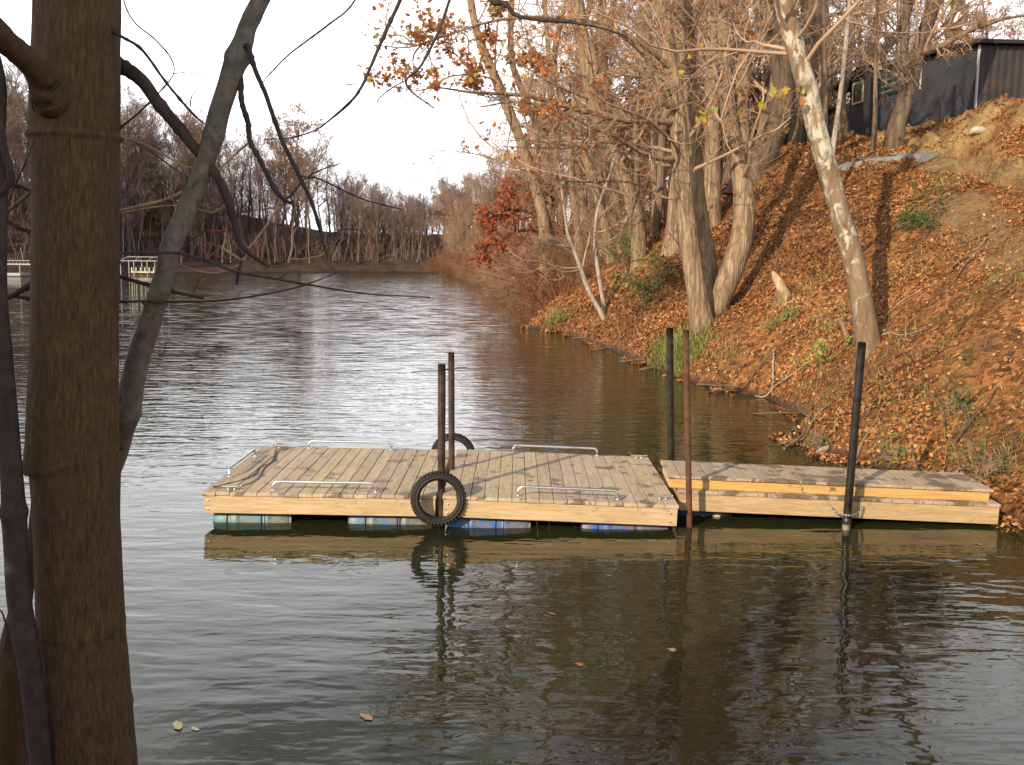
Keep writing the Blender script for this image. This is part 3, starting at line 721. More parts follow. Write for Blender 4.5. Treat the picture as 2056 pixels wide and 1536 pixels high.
def leaf_geo(pos, size, rng, pal, kind='lobed', flat=0.0, nrm=None, ck=1.0):
    """pos (N,3), size (N,). returns V, F(list), col"""
    Nn = len(pos); pal = np.array(pal)
    if kind == 'lobed':
        ang = np.radians([270, 300, 325, 352, 20, 55, 90, 125, 160, 188, 215, 240]); rad = np.array([.25, .62, .34, .85, .42, .8, 1.0, .8, .42, .85, .34, .62])
    elif kind == 'round':
        ang = np.radians(np.arange(14) * 360 / 14 + 270); rad = 1 / np.sqrt((np.cos(ang) / .42) ** 2 + np.sin(ang) ** 2)
    elif kind == 'oval':
        ang = np.radians([270, 330, 20, 90, 160, 210]); rad = np.array([1.0, .48, .42, 1.0, .42, .48])
    else:
        ang = np.radians([270, 325, 30, 90, 150, 215]); rad = np.array([.8, .6, .72, 1.0, .66, .6])
    m_ = len(ang)
    u = rng.normal(size=(Nn, 3))
    n_ = rng.normal(size=(Nn, 3))
    if nrm is not None: n_ = nrm + n_ * (1 - flat)
    n_ /= np.linalg.norm(n_, axis=1, keepdims=True) + 1e-9
    u = u - (u * n_).sum(1, keepdims=True) * n_; u /= np.linalg.norm(u, axis=1, keepdims=True) + 1e-9
    v = np.cross(n_, u)
    jr = rad[None] * rng.uniform(.8, 1.15, (Nn, m_))
    curl = rng.uniform(-.25, .65, (Nn, 1)) ; fold = rng.uniform(-.1, .5, (Nn, 1))
    x = jr * np.cos(ang)[None]; y = jr * np.sin(ang)[None]
    z = ck * (curl * (y ** 2) * .6 + fold * np.abs(x))
    ring = pos[:, None] + size[:, None, None] * .5 * (x[..., None] * u[:, None] + y[..., None] * v[:, None] + z[..., None] * n_[:, None])
    V = np.concatenate([pos[:, None], ring], 1).reshape(-1, 3)
    b = (np.arange(Nn) * (m_ + 1))[:, None]; j = np.arange(m_)[None]
    F = np.stack([np.broadcast_to(b, (Nn, m_)), b + 1 + j, b + 1 + (j + 1) % m_], -1).reshape(-1, 3)
    c = pal[rng.integers(0, len(pal), Nn)] * rng.uniform(.7, 1.25, (Nn, 1))
    return V, [F], np.repeat(np.clip(c, 0, 1), m_ + 1, 0)
RUST = [(.46, .155, .05), (.52, .20, .065), (.36, .115, .04), (.56, .25, .085)]
REDL = [(.44, .085, .045), (.36, .06, .035), (.52, .13, .055), (.40, .12, .05)]
GREEN = [(.16, .24, .045), (.22, .29, .06), (.12, .18, .04)]
YELL = [(.55, .42, .05), (.48, .45, .08), (.50, .33, .06)]
YGRN = [(.42, .46, .10), (.50, .50, .14), (.33, .42, .08)]
LITTER = [(.31, .125, .036), (.38, .175, .055), (.22, .082, .026), (.42, .22, .085), (.13, .052, .018), (.34, .115, .032), (.44, .26, .12), (.38, .145, .04), (.26, .115, .038)]

def crown_levels(P, R, rng, spec):
    """spec: list of dicts for spawn; returns list of levels (P,R,sides)"""
    out = []; cur = (P, R)
    for sp in spec:
        sp = dict(sp); sides = sp.pop('sides')
        cur = spawn(cur[0], cur[1], rng=rng, **sp); out.append((cur[0], cur[1], sides))
    return out
SPEC_BIG = [dict(n=15, t=(.38, .98), ang=(35, 75), lf=(.2, .42), rf=.24, K=8, up=.06, wob=.2, sides=6),
            dict(n=7, t=(.2, 1), ang=(25, 65), lf=(.3, .6), rf=.5, K=6, up=.03, wob=.25, rmin=.011, sides=4),
            dict(n=6, t=(.15, 1), ang=(20, 60), lf=(.4, .7), rf=.55, K=5, up=.02, wob=.3, rmin=.0075, sides=3),
            dict(n=4, t=(.2, 1), ang=(20, 60), lf=(.4, .75), rf=.6, K=4, up=.02, wob=.3, rmin=.0055, sides=3)]
def pxtrunk(pts, Y, n=26, ext=7.0, taper=.55, dY=0.0, foot=True):
    """pts (px,py,width px) from the base upward -> world polyline; extended above the frame"""
    Ys = [Y + dY * k / max(1, len(pts) - 1) for k in range(len(pts))]
    P = [atY(a, b, y) for (a, b, w_), y in zip(pts, Ys)]
    R = [w_ * .5 / F_PX * y for (a, b, w_), y in zip(pts, Ys)]
    if foot:
        d = P[0] - P[1]; d /= np.linalg.norm(d); q = P[0] + (d * .3 + np.array([0, 0, -.45]))
        tz = hz(q[0], q[1]); q[2] = min(q[2], tz - .25); P.insert(0, q); R.insert(0, R[0] * 1.45)
    if ext:
        d = P[-1] - P[-2]; d /= np.linalg.norm(d); d2 = d + np.array([0, 0, .35]); d2 /= np.linalg.norm(d2)
        P.append(P[-1] + d * ext * .4); R.append(R[-1] * .85); P.append(P[-1] + d2 * ext * .6); R.append(R[-2] * taper)
    return smooth_path(P, R, n)
def limb_px(pts, Y0, Y1, n=22):
    Ys = np.linspace(Y0, Y1, len(pts))
    return smooth_path([atY(a, b, y) for (a, b, w_), y in zip(pts, Ys)], [w_ * .5 / F_PX * y for (a, b, w_), y in zip(pts, Ys)], n)
def hero(name, label, stems, bmat, tmat, spec=SPEC_BIG, limbs=(), seed=0, leaves=None, group=None, cat='tree', sides=14, limbspec=None, ctop=.0):
    rng = np.random.default_rng(seed)
    base = stems[0][0][0]
    o = empty(name, base, label, cat, group)
    for k, (P, R) in enumerate(stems):
        P = P + .0 * P
        V, F, uv = tubes(P[None], R[None], sides)
        c = np.repeat(P, sides, 0); v_ = V - c; nn = fbm(V[:, 0] * 3, V[:, 1] * 3, V[:, 2] * 1.2, 2, seed) * .10; V = c + v_ * (1 + nn[:, None])
        mk('trunk', V, F, bmat, o, uv=uv, base=base)
    lv = []
    for (P, R) in stems:
        if spec: lv += crown_levels(P[None], R[None], rng, spec)
    for lb in limbs:
        P, R = lb[:2]
        V, F, uv = tubes(P[None], R[None], 8); mk('limb', V, F, bmat if limbspec is None or 'mat' not in limbspec else limbspec['mat'], o, uv=uv, base=base)
        lv += crown_levels(P[None], R[None], rng, SPEC_SPRAY if len(lb) > 2 else (limbspec or {}).get('spec', SPEC_LIMB))
    if lv:
        V, F = join([tubes(P, R, s_)[:2] for P, R, s_ in lv]); mk('crown', V, F, tmat, o, base=base)
    if leaves is not None:
        V, F, c = leaves(rng, lv); mk('leaves', V, F, M['leaf'], o, col=c, base=base, smooth=False)
    return o, lv
SPEC_LIMB = [dict(n=16, t=(.12, 1), ang=(25, 70), lf=(.14, .32), rf=.4, K=7, up=-.02, wob=.25, rmin=.011, sides=5),
             dict(n=8, t=(.2, 1), ang=(25, 65), lf=(.35, .65), rf=.55, K=5, up=-.01, wob=.3, rmin=.007, sides=3),
             dict(n=6, t=(.2, 1), ang=(20, 60), lf=(.45, .75), rf=.6, K=4, up=0, wob=.32, rmin=.005, sides=3)]
SPEC_SPRAY = [dict(n=7, t=(.3, 1), ang=(25, 70), lf=(.16, .34), rf=.6, K=6, up=-.02, wob=.25, rmin=.006, sides=3), dict(n=4, t=(.2, 1), ang=(20, 60), lf=(.4, .7), rf=.6, K=4, up=0, wob=.3, rmin=.0045, sides=3)]
def tips(lv, rng, n, lo=.5):
    P = np.concatenate([p[:, -1] for p, r, s_ in lv if s_ == 3]); return P[rng.integers(0, len(P), n)]

# ------------------------------------------------------------------ trees of the near right bank
hT1 = hit(1405, 660); Y1 = hT1[1]
st = [pxtrunk([(1412, 672, 64), (1402, 600, 44), (1386, 500, 40), (1376, 420, 38), (1368, 330, 36), (1358, 220, 34), (1345, 120, 31), (1330, 0, 29)], Y1),
      pxtrunk([(1436, 625, 46), (1462, 560, 45), (1486, 490, 43), (1495, 410, 42), (1482, 335, 38), (1466, 260, 32), (1456, 150, 29), (1450, 0, 27)], Y1 + .35, dY=.5),
      pxtrunk([(1493, 420, 30), (1490, 300, 30), (1487, 200, 28), (1492, 100, 25), (1490, 0, 23)], Y1 + .95, foot=False),
      pxtrunk([(1432, 560, 26), (1415, 470, 26), (1402, 380, 25), (1396, 250, 24), (1387, 120, 22), (1380, 0, 20)], Y1 + 1.0, dY=.4)]
lm = [limb_px([(1360, 245, 20), (1310, 243, 19), (1250, 240, 17), (1170, 222, 15), (1100, 203, 13), (1040, 190, 11), (950, 186, 8), (880, 176, 5), (836, 183, 3)], Y1, Y1 - 3.5),
      limb_px([(1366, 318, 16), (1325, 318, 15), (1285, 305, 13), (1245, 280, 11), (1190, 255, 9), (1120, 222, 7), (1040, 205, 5), (960, 215, 3)], Y1, Y1 - 2.5),
      limb_px([(1362, 150, 17), (1290, 90, 14), (1220, 55, 12), (1120, 35, 10), (1000, 40, 8), (900, 70, 6), (820, 95, 4), (752, 90, 2.5)], Y1, Y1 - 4),
      limb_px([(1366, 215, 15), (1340, 214, 14), (1328, 180, 12), (1295, 115, 9), (1255, 70, 8), (1190, 50, 6), (1120, 45, 4)], Y1 - .1, Y1 - 2),
      limb_px([(1372, 400, 9), (1330, 395, 8), (1260, 365, 7), (1150, 365, 5), (1060, 345, 4), (960, 310, 3), (860, 300, 2)], Y1 + .1, Y1 + 2.5)]
lm = [(P, R * .68) for P, R in lm]
# short side branches that still hold clusters of rust coloured leaves
CL = [(1050, 60, 32), (1085, 110, 36), (1110, 140, 30), (1030, 172, 26), (1130, 62, 22), (960, 140, 24), (866, 128, 48), (795, 78, 42), (832, 152, 26), (940, 110, 42), (985, 92, 40), (905, 52, 42), (1002, 18, 32), (762, 72, 18), (1162, 58, 24), (1330, 62, 18), (1100, 250, 28),
      (1075, 300, 32), (1120, 228, 24), (1018, 300, 30), (1160, 180, 26), (1420, 225, 26), (1320, 142, 16), (1480, 26, 26), (1505, 74, 18), (1240, 30, 26), (1205, 110, 24), (1270, 180, 18), (1390, 90, 20), (1180, 290, 22)]
dense = np.concatenate([smooth_path(P, R, 120)[0] for P, R in lm + st]); crg = np.random.default_rng(61); CLP = []
for (cx_, cy_, r_) in CL:
    c_ = atY(cx_, cy_, Y1 - 2.2 + crg.uniform(-.8, .8) if cx_ < 1230 else Y1 - .6); k_ = np.argmin(np.linalg.norm(dense - c_, axis=1) + .6 * np.maximum(0, c_[2] - dense[:, 2])); a_ = dense[k_]
    mid_ = (a_ + c_) / 2 + crg.normal(0, .08, 3) + np.array([0, 0, .12]); CLP.append((c_, r_ / F_PX * Y1))
    lm.append((*smooth_path([a_, mid_, c_, c_ + (c_ - mid_) * .35 + np.array([0, 0, -.05])], [.022, .016, .010, .005], 14), 'spray'))
def lv1(rng, lv):
    # the last brown leaves cling to the outer twigs over the water and to a few inner twigs
    pts = []
    T = np.concatenate([p.reshape(-1, 3) for p, r, s_ in lv if s_ == 3])
    uvw = T - CAMP; zc = uvw @ FW; px = CX + F_PX * (uvw @ RT) / zc; py = CY + F_PX * (uvw @ DW) / zc
    dens = .0 + .85 * ((px < 1010) & (py < 175)) + 1.0 * ((px >= 1010) & (px < 1230) & (py < 230)) * (fbm(px / 60, py / 60, seed=5) > .0) + .05 * ((px > 1190) & (py < 260)) + .02
    dens = dens * (fbm(px / 38, py / 38, seed=8) > -.12)
    k = rng.random(len(T)) < dens * .38
    pos = T[k] + rng.normal(size=(k.sum(), 3)) * .05
    for c_, r_ in CLP:
        n_ = int(7 + r_ * 30); q_ = rng.normal(size=(n_, 3)) * r_ * np.array([1.0, .7, .7]); near_ = T[np.argmin(((T[None, ::7] - (c_ + q_)[:, None]) ** 2).sum(2), 1) * 7]
        pos = np.concatenate([pos, np.where((np.linalg.norm(near_ - c_ - q_, axis=1) < .35)[:, None], near_ + rng.normal(size=(n_, 3)) * .04, c_ + q_ * .6)])
    if len(pos) > 6500: pos = pos[rng.permutation(len(pos))[:6500]]
    return leaf_geo(pos, rng.uniform(.10, .21, len(pos)), rng, RUST + RUST + YELL[:1], 'lobed')
hero('tree', 'big tan tree with several stems from one base and long limbs over the lake', st, M['bark_tan'], M['twig_tan'], limbs=lm, seed=11, leaves=lv1,
     spec=[dict(SPEC_BIG[0], n=11, t=(.45, 1)), dict(SPEC_BIG[1], n=6), dict(SPEC_BIG[2], n=5), dict(SPEC_BIG[3], n=3)])

hS = hit(1748, 700); YS = hS[1]
st = [pxtrunk([(1746, 697, 52), (1735, 640, 47), (1722, 560, 44), (1700, 470, 41), (1674, 380, 39), (1642, 270, 39), (1612, 150, 38), (1583, 50, 36), (1566, -30, 34)], YS, ext=6)]
def lvS(rng, lv):
    P = np.array([atY(x, y, YS - .2) for x, y in ((1572, 185), (1590, 192), (1602, 180), (1560, 205), (1545, 190), (1585, 208), (1535, 205), (1597, 186), (1578, 268), (1532, 188), (1410, 222), (1405, 212), (1422, 226), (1432, 217), (1415, 235))]); P = np.repeat(P, 2, 0) + rng.normal(size=(30, 3)) * .07
    return leaf_geo(P, rng.uniform(.13, .24, 30), rng, YGRN + YELL + RUST[:1], 'lobed')
hero('sycamore_tree', 'leaning sycamore with mottled white bark standing low on the leafy slope', st, M['bark_sycamore'], M['twig_tan'], seed=12, leaves=lvS, spec=[dict(SPEC_BIG[0], n=10, t=(.6, 1)), dict(SPEC_BIG[1], n=6), dict(SPEC_BIG[2], n=5), dict(SPEC_BIG[3], n=3)], sides=18)

def onhill(px, py): 
    return hit(px, py)
def bank_tree(name, label, pts, Y, bmat, seed, n1=12, tmin=.3, leaves=None, ext=6, limbs=(), dY=0, group=None, spec=None):
    st = [pxtrunk(pts, Y, ext=ext, dY=dY)]
    sp = spec or [dict(SPEC_BIG[0], n=n1, t=(tmin, 1)), dict(SPEC_BIG[1], n=6), dict(SPEC_BIG[2], n=5), dict(SPEC_BIG[3], n=3)]
    return hero(name, label, st, bmat, M['twig_tan'], spec=sp, seed=seed, leaves=leaves, limbs=limbs, group=group, sides=10)
h = hit(1512, 352)
bank_tree('tree', 'dark bowed trunk leaning right and then upright, behind the top of the slope', [(1512, 352, 70), (1540, 300, 52), (1566, 240, 46), (1576, 180, 44), (1562, 100, 40), (1546, 30, 36), (1540, -20, 34)], h[1], M['bark_brown'], 21)
bank_tree('tree', 'straight brown trunk rising just behind the top of the mottled sycamore', [(1640, 330, 40), (1638, 220, 38), (1632, 120, 38), (1626, 0, 36)], 36, M['bark_brown'], 22)
bank_tree('sapling', 'slim upright brown stem between the sycamore and the shed', [(1655, 318, 15), (1655, 200, 13), (1654, 80, 12), (1652, 0, 11)], 31, M['bark_brown'], 23, n1=8, tmin=.4)
bank_tree('sapling', 'thin pale stem leaning right beside the near end of the gravel path', [(1672, 302, 11), (1686, 200, 9), (1698, 90, 8), (1706, 0, 7)], 28, M['bark_pale'], 24, n1=7, tmin=.4, ext=3)
bank_tree('tree', 'leaning brown tree with forked trunk growing on the clay bluff before the shed', [(1800, 255, 34), (1826, 170, 31), (1846, 90, 28), (1880, 0, 26)], 31.5, M['bark_brown'], 25, limbs=[limb_px([(1812, 215, 22), (1815, 140, 18), (1818, 60, 16), (1822, -10, 15), (1828, -120, 11)], 31.5, 31.5),
          limb_px([(1842, 105, 14), (1890, 92, 12), (1950, 60, 9), (2010, 40, 6), (2060, 30, 4)], 31.5, 30)])
bank_tree('sapling', 'thin grey sapling in front of the shed window', [(1757, 228, 9), (1758, 150, 8), (1760, 60, 6), (1762, 0, 5)], 31, M['bark_brown'], 26, n1=7, tmin=.3, ext=2)
bank_tree('tree', 'sunlit tree leaning left with peeling pale patches near its foot', [(1283, 528, 34), (1278, 433, 31), (1246, 342, 29), (1196, 228, 27), (1165, 40, 24), (1155, -30, 22)], hit(1283, 530)[1], M['bark_tan'], 27, n1=14)
bank_tree('tree', 'pale trunk furthest to the lake side, leaning out over the red leaves', [(1095, 470, 25), (1073, 365, 22), (1037, 260, 20), (996, 160, 19), (959, 68, 16), (943, -10, 14)], 44, M['bark_tan'], 28, n1=16, tmin=.25)
def lv_few(rng, lv):
    T = tips(lv, rng, 420); T = T[fbm(T[:, 0] * .8, T[:, 2] * .8, T[:, 1] * .8, 2, 99) > -.1]
    return leaf_geo(T, rng.uniform(.12, .22, len(T)), rng, RUST + RUST + YELL[:1], 'lobed')
fillers = [(1110, 500, 17, -2, 48), (1165, 500, 15, -1, 44), (1225, 500, 19, -2, 41), (1340, 500, 15, -1, 44), (1405, 420, 16, 1, 48), (1560, 300, 16, -1, 48), (1770, 220, 24, 1, 56), (1690, 260, 20, -1, 50), (1880, 180, 22, 1, 58), (1960, 120, 20, -1, 55), (1322, 480, 26, 0, 40), (1352, 470, 30, 1, 34), (1246, 470, 18, -1, 46), (1216, 470, 20, 0, 52), (1180, 460, 16, -1, 58), (1312, 500, 18, 1, 37), (1428, 420, 34, 0, 33), (1520, 330, 20, 1, 40), (1592, 300, 26, 1, 42), (1700, 270, 18, 0, 44), (1735, 250, 26, 1, 52), (1265, 490, 14, 1, 41), (1385, 440, 22, -1, 38), (1150, 470, 18, 1, 62), (1460, 360, 22, 0, 45), (1130, 470, 14, -1, 66)]
for k, (x, y, w_, ln, Yk) in enumerate(fillers):
    rg = np.random.default_rng(300 + k)
    pts = [(x, y, w_ * 1.15)]
    for j in range(1, 5):
        pts.append((x + ln * j * rg.uniform(4, 16) + rg.normal(0, 5), y * (1 - j / 4) - (0 if j < 4 else 20), w_ * (1 - .09 * j)))
    bank_tree('tree', 'upright bare trunk in the crowded sunlit wood along the right bank', pts, Yk, M['bark_tan'] if k % 3 else M['bark_brown'], 400 + k, n1=13, tmin=.42, leaves=lv_few, group='bare trees crowding the right bank')

# small leaning trees at the water, red oak, shrubs
bank_tree('sapling', 'thin leaning trunk growing out over the water, left one of a close pair', [(1212, 638, 11), (1185, 590, 10), (1168, 545, 9), (1152, 500, 8), (1140, 470, 7), (1133, 420, 5)], hit(1212, 640)[1], M['bark_pale'], 31, ext=1.5, n1=8, limbs=[limb_px([(1143, 495, 6), (1115, 492, 5), (1088, 490, 4), (1065, 497, 2)], hit(1212, 640)[1], hit(1212, 640)[1] - .8, 10)],
          spec=[dict(n=9, t=(.35, 1), ang=(30, 80), lf=(.25, .5), rf=.6, K=6, up=.02, wob=.3, rmin=.01, sides=4), dict(n=6, t=(.2, 1), ang=(25, 65), lf=(.3, .6), rf=.6, K=5, wob=.3, rmin=.006, sides=3), dict(n=4, t=(.2, 1), ang=(25, 65), lf=(.3, .6), rf=.6, K=4, wob=.3, rmin=.004, sides=3)])
def lvP(rng, lv):
    T = tips(lv, rng, 90); T = T[T[:, 2] < 4.5]
    return leaf_geo(T, rng.uniform(.12, .22, len(T)), rng, [(.5, .22, .10), (.42, .16, .07), (.52, .28, .16)], 'lobed')
bank_tree('sapling', 'thin nearly upright trunk with a few peach coloured leaves, right one of a close pair', [(1214, 628, 10), (1207, 580, 9), (1199, 530, 8), (1194, 480, 7), (1200, 420, 6), (1212, 385, 4)], hit(1214, 630)[1] + .2, M['bark_pale'], 32, ext=1.5, leaves=lvP,
          spec=[dict(n=9, t=(.3, 1), ang=(30, 80), lf=(.25, .5), rf=.6, K=6, up=.02, wob=.3, rmin=.01, sides=4), dict(n=6, t=(.2, 1), ang=(25, 65), lf=(.3, .6), rf=.6, K=5, wob=.3, rmin=.006, sides=3), dict(n=4, t=(.2, 1), ang=(25, 65), lf=(.3, .6), rf=.6, K=4, wob=.3, rmin=.004, sides=3)])

def lv_red(rng, lv):
    T = np.concatenate([p.reshape(-1, 3) for p, r, s_ in lv if s_ == 3])
    uvw = T - CAMP; zc = uvw @ FW; py = CY + F_PX * (uvw @ DW) / zc
    T = T[rng.permutation(len(T))[:5600]]
    return leaf_geo(T + rng.normal(size=T.shape) * .05, rng.uniform(.12, .24, len(T)), rng, REDL + RUST[:1], 'lobed')
YR = 46
h = np.array([2.9, YR, 0]); h[2] = hz(h[0], h[1])
stR = [smooth_path([h + (0, 0, -.4), h + (-.1, 0, .8), h + (-.4, -.2, 2.0), h + (-.6, -.2, 3.2), h + (-.5, -.2, 4.5)], [.13, .11, .09, .06, .03], 14)]
lmR = [limb_px([(1098, 470, 8), (1060, 462, 7), (1020, 470, 6), (985, 490, 4), (968, 505, 2)], YR, YR - 2),
       limb_px([(1100, 450, 7), (1070, 430, 6), (1035, 420, 5), (1000, 428, 3), (980, 440, 2)], YR, YR - 1.5),
       limb_px([(1105, 420, 6), (1110, 400, 5), (1085, 385, 4), (1050, 378, 3), (1015, 385, 2)], YR, YR - 1),
       limb_px([(1108, 400, 6), (1125, 385, 5), (1140, 372, 3), (1120, 360, 2)], YR, YR)]
SPEC_RED = [dict(n=18, t=(.1, 1), ang=(25, 75), lf=(.25, .5), rf=.6, K=5, up=-.04, wob=.25, rmin=.008, sides=4), dict(n=9, t=(.2, 1), ang=(25, 65), lf=(.4, .7), rf=.6, K=4, wob=.3, rmin=.005, sides=3)]
hero('red_oak', 'small oak still in full red leaf leaning over the water', stR, M['bark_brown'], M['twig_red'], spec=None, limbs=lmR, seed=41, leaves=lv_red, limbspec=dict(spec=SPEC_RED), sides=8)

def shrub(name, label, loc, h, seed, tmat, nst=22, leaves=None, group=None, lean=(0, 0), sub=(7, 5), cat='shrub'):
    rng = np.random.default_rng(seed); loc = np.array(loc, float)
    o = empty(name, loc, label, cat, group)
    K = 8; P = np.zeros((nst, K, 3)); d = rng.normal(size=(nst, 3)) * .45 + np.array([lean[0], lean[1], 1.0]); d /= np.linalg.norm(d, axis=1, keepdims=True)
    p = rng.normal(size=(nst, 3)) * np.array([.22, .22, 0]) * h * .4 - np.array([0, 0, .2]); P[:, 0] = p; ln = h * rng.uniform(.55, 1.15, nst)
    for k in range(1, K):
        d = d + rng.normal(size=(nst, 3)) * .16 + np.array([lean[0] * .12, lean[1] * .12, -.03]); d /= np.linalg.norm(d, axis=1, keepdims=True); p = p + d * (ln / (K - 1))[:, None]; P[:, k] = p
    R = np.linspace(1, .35, K)[None] * rng.uniform(.006, .013, nst)[:, None] * (h / 2)
    lv = [(P, R, 4)]; a = spawn(P, R, sub[0], (.25, 1), (25, 65), (.25, .5), .6, rng, 5, -.01, .28, .004); lv.append((*a, 3))
    b = spawn(a[0], a[1], sub[1], (.2, 1), (25, 65), (.35, .65), .6, rng, 4, -.01, .3, .003); lv.append((*b, 3))
    V, F = join([tubes(p_, r_, s_)[:2] for p_, r_, s_ in lv]); mk('stems', V, F, tmat, o)
    if leaves:
        pal, n, sz, kind = leaves; T = np.concatenate([p_.reshape(-1, 3) for p_, r_, s_ in lv[1:]]); T = T[rng.integers(0, len(T), n)] + rng.normal(size=(n, 3)) * .04
        V, F, c = leaf_geo(T, rng.uniform(sz[0], sz[1], n), rng, pal, kind); mk('leaves', V, F, M['leaf'], o, col=c, smooth=False)
    return o
for k, (x, y, h_, pal, n, lab) in enumerate([(1195, 500, 3.2, GREEN, 2600, 'large green leaved shrub behind the pair of thin leaning trunks'), (1235, 470, 3.0, GREEN + YGRN[:1], 1500, 'upper green shrub beside the sunlit left leaning tree'),
        (1262, 500, 1.9, [(.20, .32, .05), (.14, .24, .04)], 900, 'bright green shrub at the foot of the sunlit leaning tree'), (1300, 570, 1.5, YGRN + GREEN, 900, 'yellowish green shrub spreading on the slope left of the many stemmed tree'), (1120, 625, .8, GREEN + YGRN, 350, 'small green plant above the undercut lip of the far bank')]):
    shrub('green_shrub', lab, hit(x, y + 25), h_, 60 + k, M['twig_tan'], 16, (pal, n, (.07, .15), 'oval'))
shrub('yellow_sapling', 'small sapling with drooping pale yellow leaves near the foot of the sycamore', hit(1652, 742), 1.15, 70, M['twig_tan'], 5, (YGRN, 150, (.08, .16), 'oval'), sub=(3, 2))
shrub('evergreen_shrub', 'round dark green bush alone high on the open leafy slope', hit(1846, 455), .75, 71, M['twig_tan'], 14, ([(.06, .12, .02), (.10, .17, .03)], 1100, (.05, .1), 'oval'))
shrub('weed', 'low green weed sprawling below the broken stump', hit(1575, 645), .5, 72, M['twig_tan'], 10, (GREEN + YGRN, 260, (.06, .12), 'oval'))
shrub('weed', 'green and yellow leaved weed on the bank behind the right end of the platform', hit(1800, 918), .42, 73, M['twig_tan'], 9, (GREEN + YELL, 140, (.06, .13), 'oval'))
shrub('weed', 'dark green broad leaved weed on the leaf litter right of the leaning black post', hit(1915, 840), .42, 74, M['twig_tan'], 8, ([(.06, .13, .03), (.09, .17, .04)], 150, (.06, .12), 'oval'))
shrub('weed', 'dark green weed low on the bank beyond the right end of the walkway', hit(1985, 950), .45, 75, M['twig_tan'], 9, ([(.07, .12, .03), (.16, .2, .05)], 170, (.05, .1), 'oval'))
shrub('weed', 'small bright green tuft of leaves at the water edge beside the driftwood', hit(1650, 893), .35, 76, M['twig_tan'], 8, ([(.16, .22, .05), (.12, .2, .04)], 130, (.04, .09), 'oval'))
shrub('shrub', 'yellow tinged shrub growing against the base of the leaning sycamore', hit(1690, 655), .8, 77, M['twig_tan'], 8, (YELL + YGRN, 130, (.05, .11), 'oval'))

# bare reddish shrubs along the far part of the right bank, leaning over the lake
protos = []
for k in range(4):
    o = shrub('bare_shrub', 'bare reddish shrub leaning over the lake along the far right bank', (0, 0, -50), 3.0, 80 + k, M['twig_red'] if k % 2 else M['twig_tan'], 26, (RUST + LITTER[:3], 420, (.08, .15), 'oval') if k % 2 else None, group='bare shrubs along the far right bank', lean=(-.55, -.1), sub=(8, 6)); protos.append(o)
def dup(o, loc, rotz, sc, label=None):
    r = o.copy(); COL.objects.link(r); r.location = Vector([float(v) for v in loc]); r.rotation_euler = (0, 0, rotz); r.scale = (sc, sc, sc)
    if label: r['label'] = label
    for c in list(o.children):
        d = c.copy(); COL.objects.link(d); d.parent = r
    return r
rg = np.random.default_rng(90)
def along(PL, d_in, n, rng, ylo=None, yhi=None):
    pts = []
    while len(pts) < n:
        i = rng.integers(0, len(PL) - 1); a, b = PL[i], PL[i + 1]; t = rng.random(); q = a + (b - a) * t
        if ylo is not None and not (ylo < q[1] < yhi): continue
        if rng.random() > np.hypot(*(b - a)) / 40: continue
        nn = np.array([b[1] - a[1], -(b[0] - a[0])]); nn /= np.linalg.norm(nn)
        pts.append(q + nn * rng.uniform(*d_in))
    return pts
first = [True] * 4
for j, q in enumerate(along(RIGHT, (.0, 5.0), 110, rg, 40, 139)):
    k = j % 4; z = hz(*q)
    if first[k]: protos[k].location = (q[0], q[1], z); first[k] = False; continue
    dup(protos[k], (q[0], q[1], z), rg.uniform(-.5, .5), rg.uniform(.55, 1.0) * (1.35 if q[1] < 75 else 1))

# ------------------------------------------------------------------ woodland beyond: far shore and the wooded right bank
def bare_tree(h, seed, tmat, bmat, spec, leaves=None, label='', group='', lean=.05, r=.016, name='bare_tree'):
    rng = np.random.default_rng(seed); K = 12
    o = empty(name, (0, 0, -60), label, 'tree', group)
    p = np.array([0, 0, -.6]); d = np.array([rng.normal(0, lean), rng.normal(0, lean), 1.0]); P = [p]
    for k in range(K - 1):
        d = d + rng.normal(size=3) * .07 + np.array([0, 0, .06]); d /= np.linalg.norm(d); p = p + d * (h + .6) / (K - 1); P.append(p)
    P = np.array(P)[None]; R = (h * r * np.linspace(1, .25, K))[None]; R[0, 0] *= 1.3
    V, F, _u = tubes(P, R, 7); mk('trunk', V, F, bmat, o)
    lv = crown_levels(P, R, rng, spec)
    V, F = join([tubes(a, b, c)[:2] for a, b, c in lv]); mk('crown', V, F, tmat, o)
    if leaves:
        pal, n, sz = leaves; T = tips(lv, rng, n) + rng.normal(size=(n, 3)) * .12
        V, F, c = leaf_geo(T, rng.uniform(sz[0], sz[1], n), rng, pal, 'oval'); mk('leaves', V, F, M['leaf'], o, col=c, smooth=False)
    return o
SPEC_FAR = [dict(n=15, t=(.25, .97), ang=(22, 55), lf=(.28, .5), rf=.4, K=6, up=.10, wob=.12, rmin=.028, sides=4),
            dict(n=6, t=(.25, 1), ang=(20, 50), lf=(.4, .65), rf=.5, K=5, up=.08, wob=.16, rmin=.019, sides=3),
            dict(n=5, t=(.25, 1), ang=(20, 50), lf=(.45, .75), rf=.55, K=4, up=.06, wob=.18, rmin=.014, sides=3),
            dict(n=3, t=(.3, 1), ang=(18, 45), lf=(.5, .8), rf=.6, K=3, up=.05, wob=.15, rmin=.011, sides=3)]
SPEC_FAR_POLE = [dict(n=14, t=(.38, .97), ang=(20, 50), lf=(.2, .4), rf=.45, K=5, up=.12, wob=.15, rmin=.028, sides=4)] + SPEC_FAR[1:]
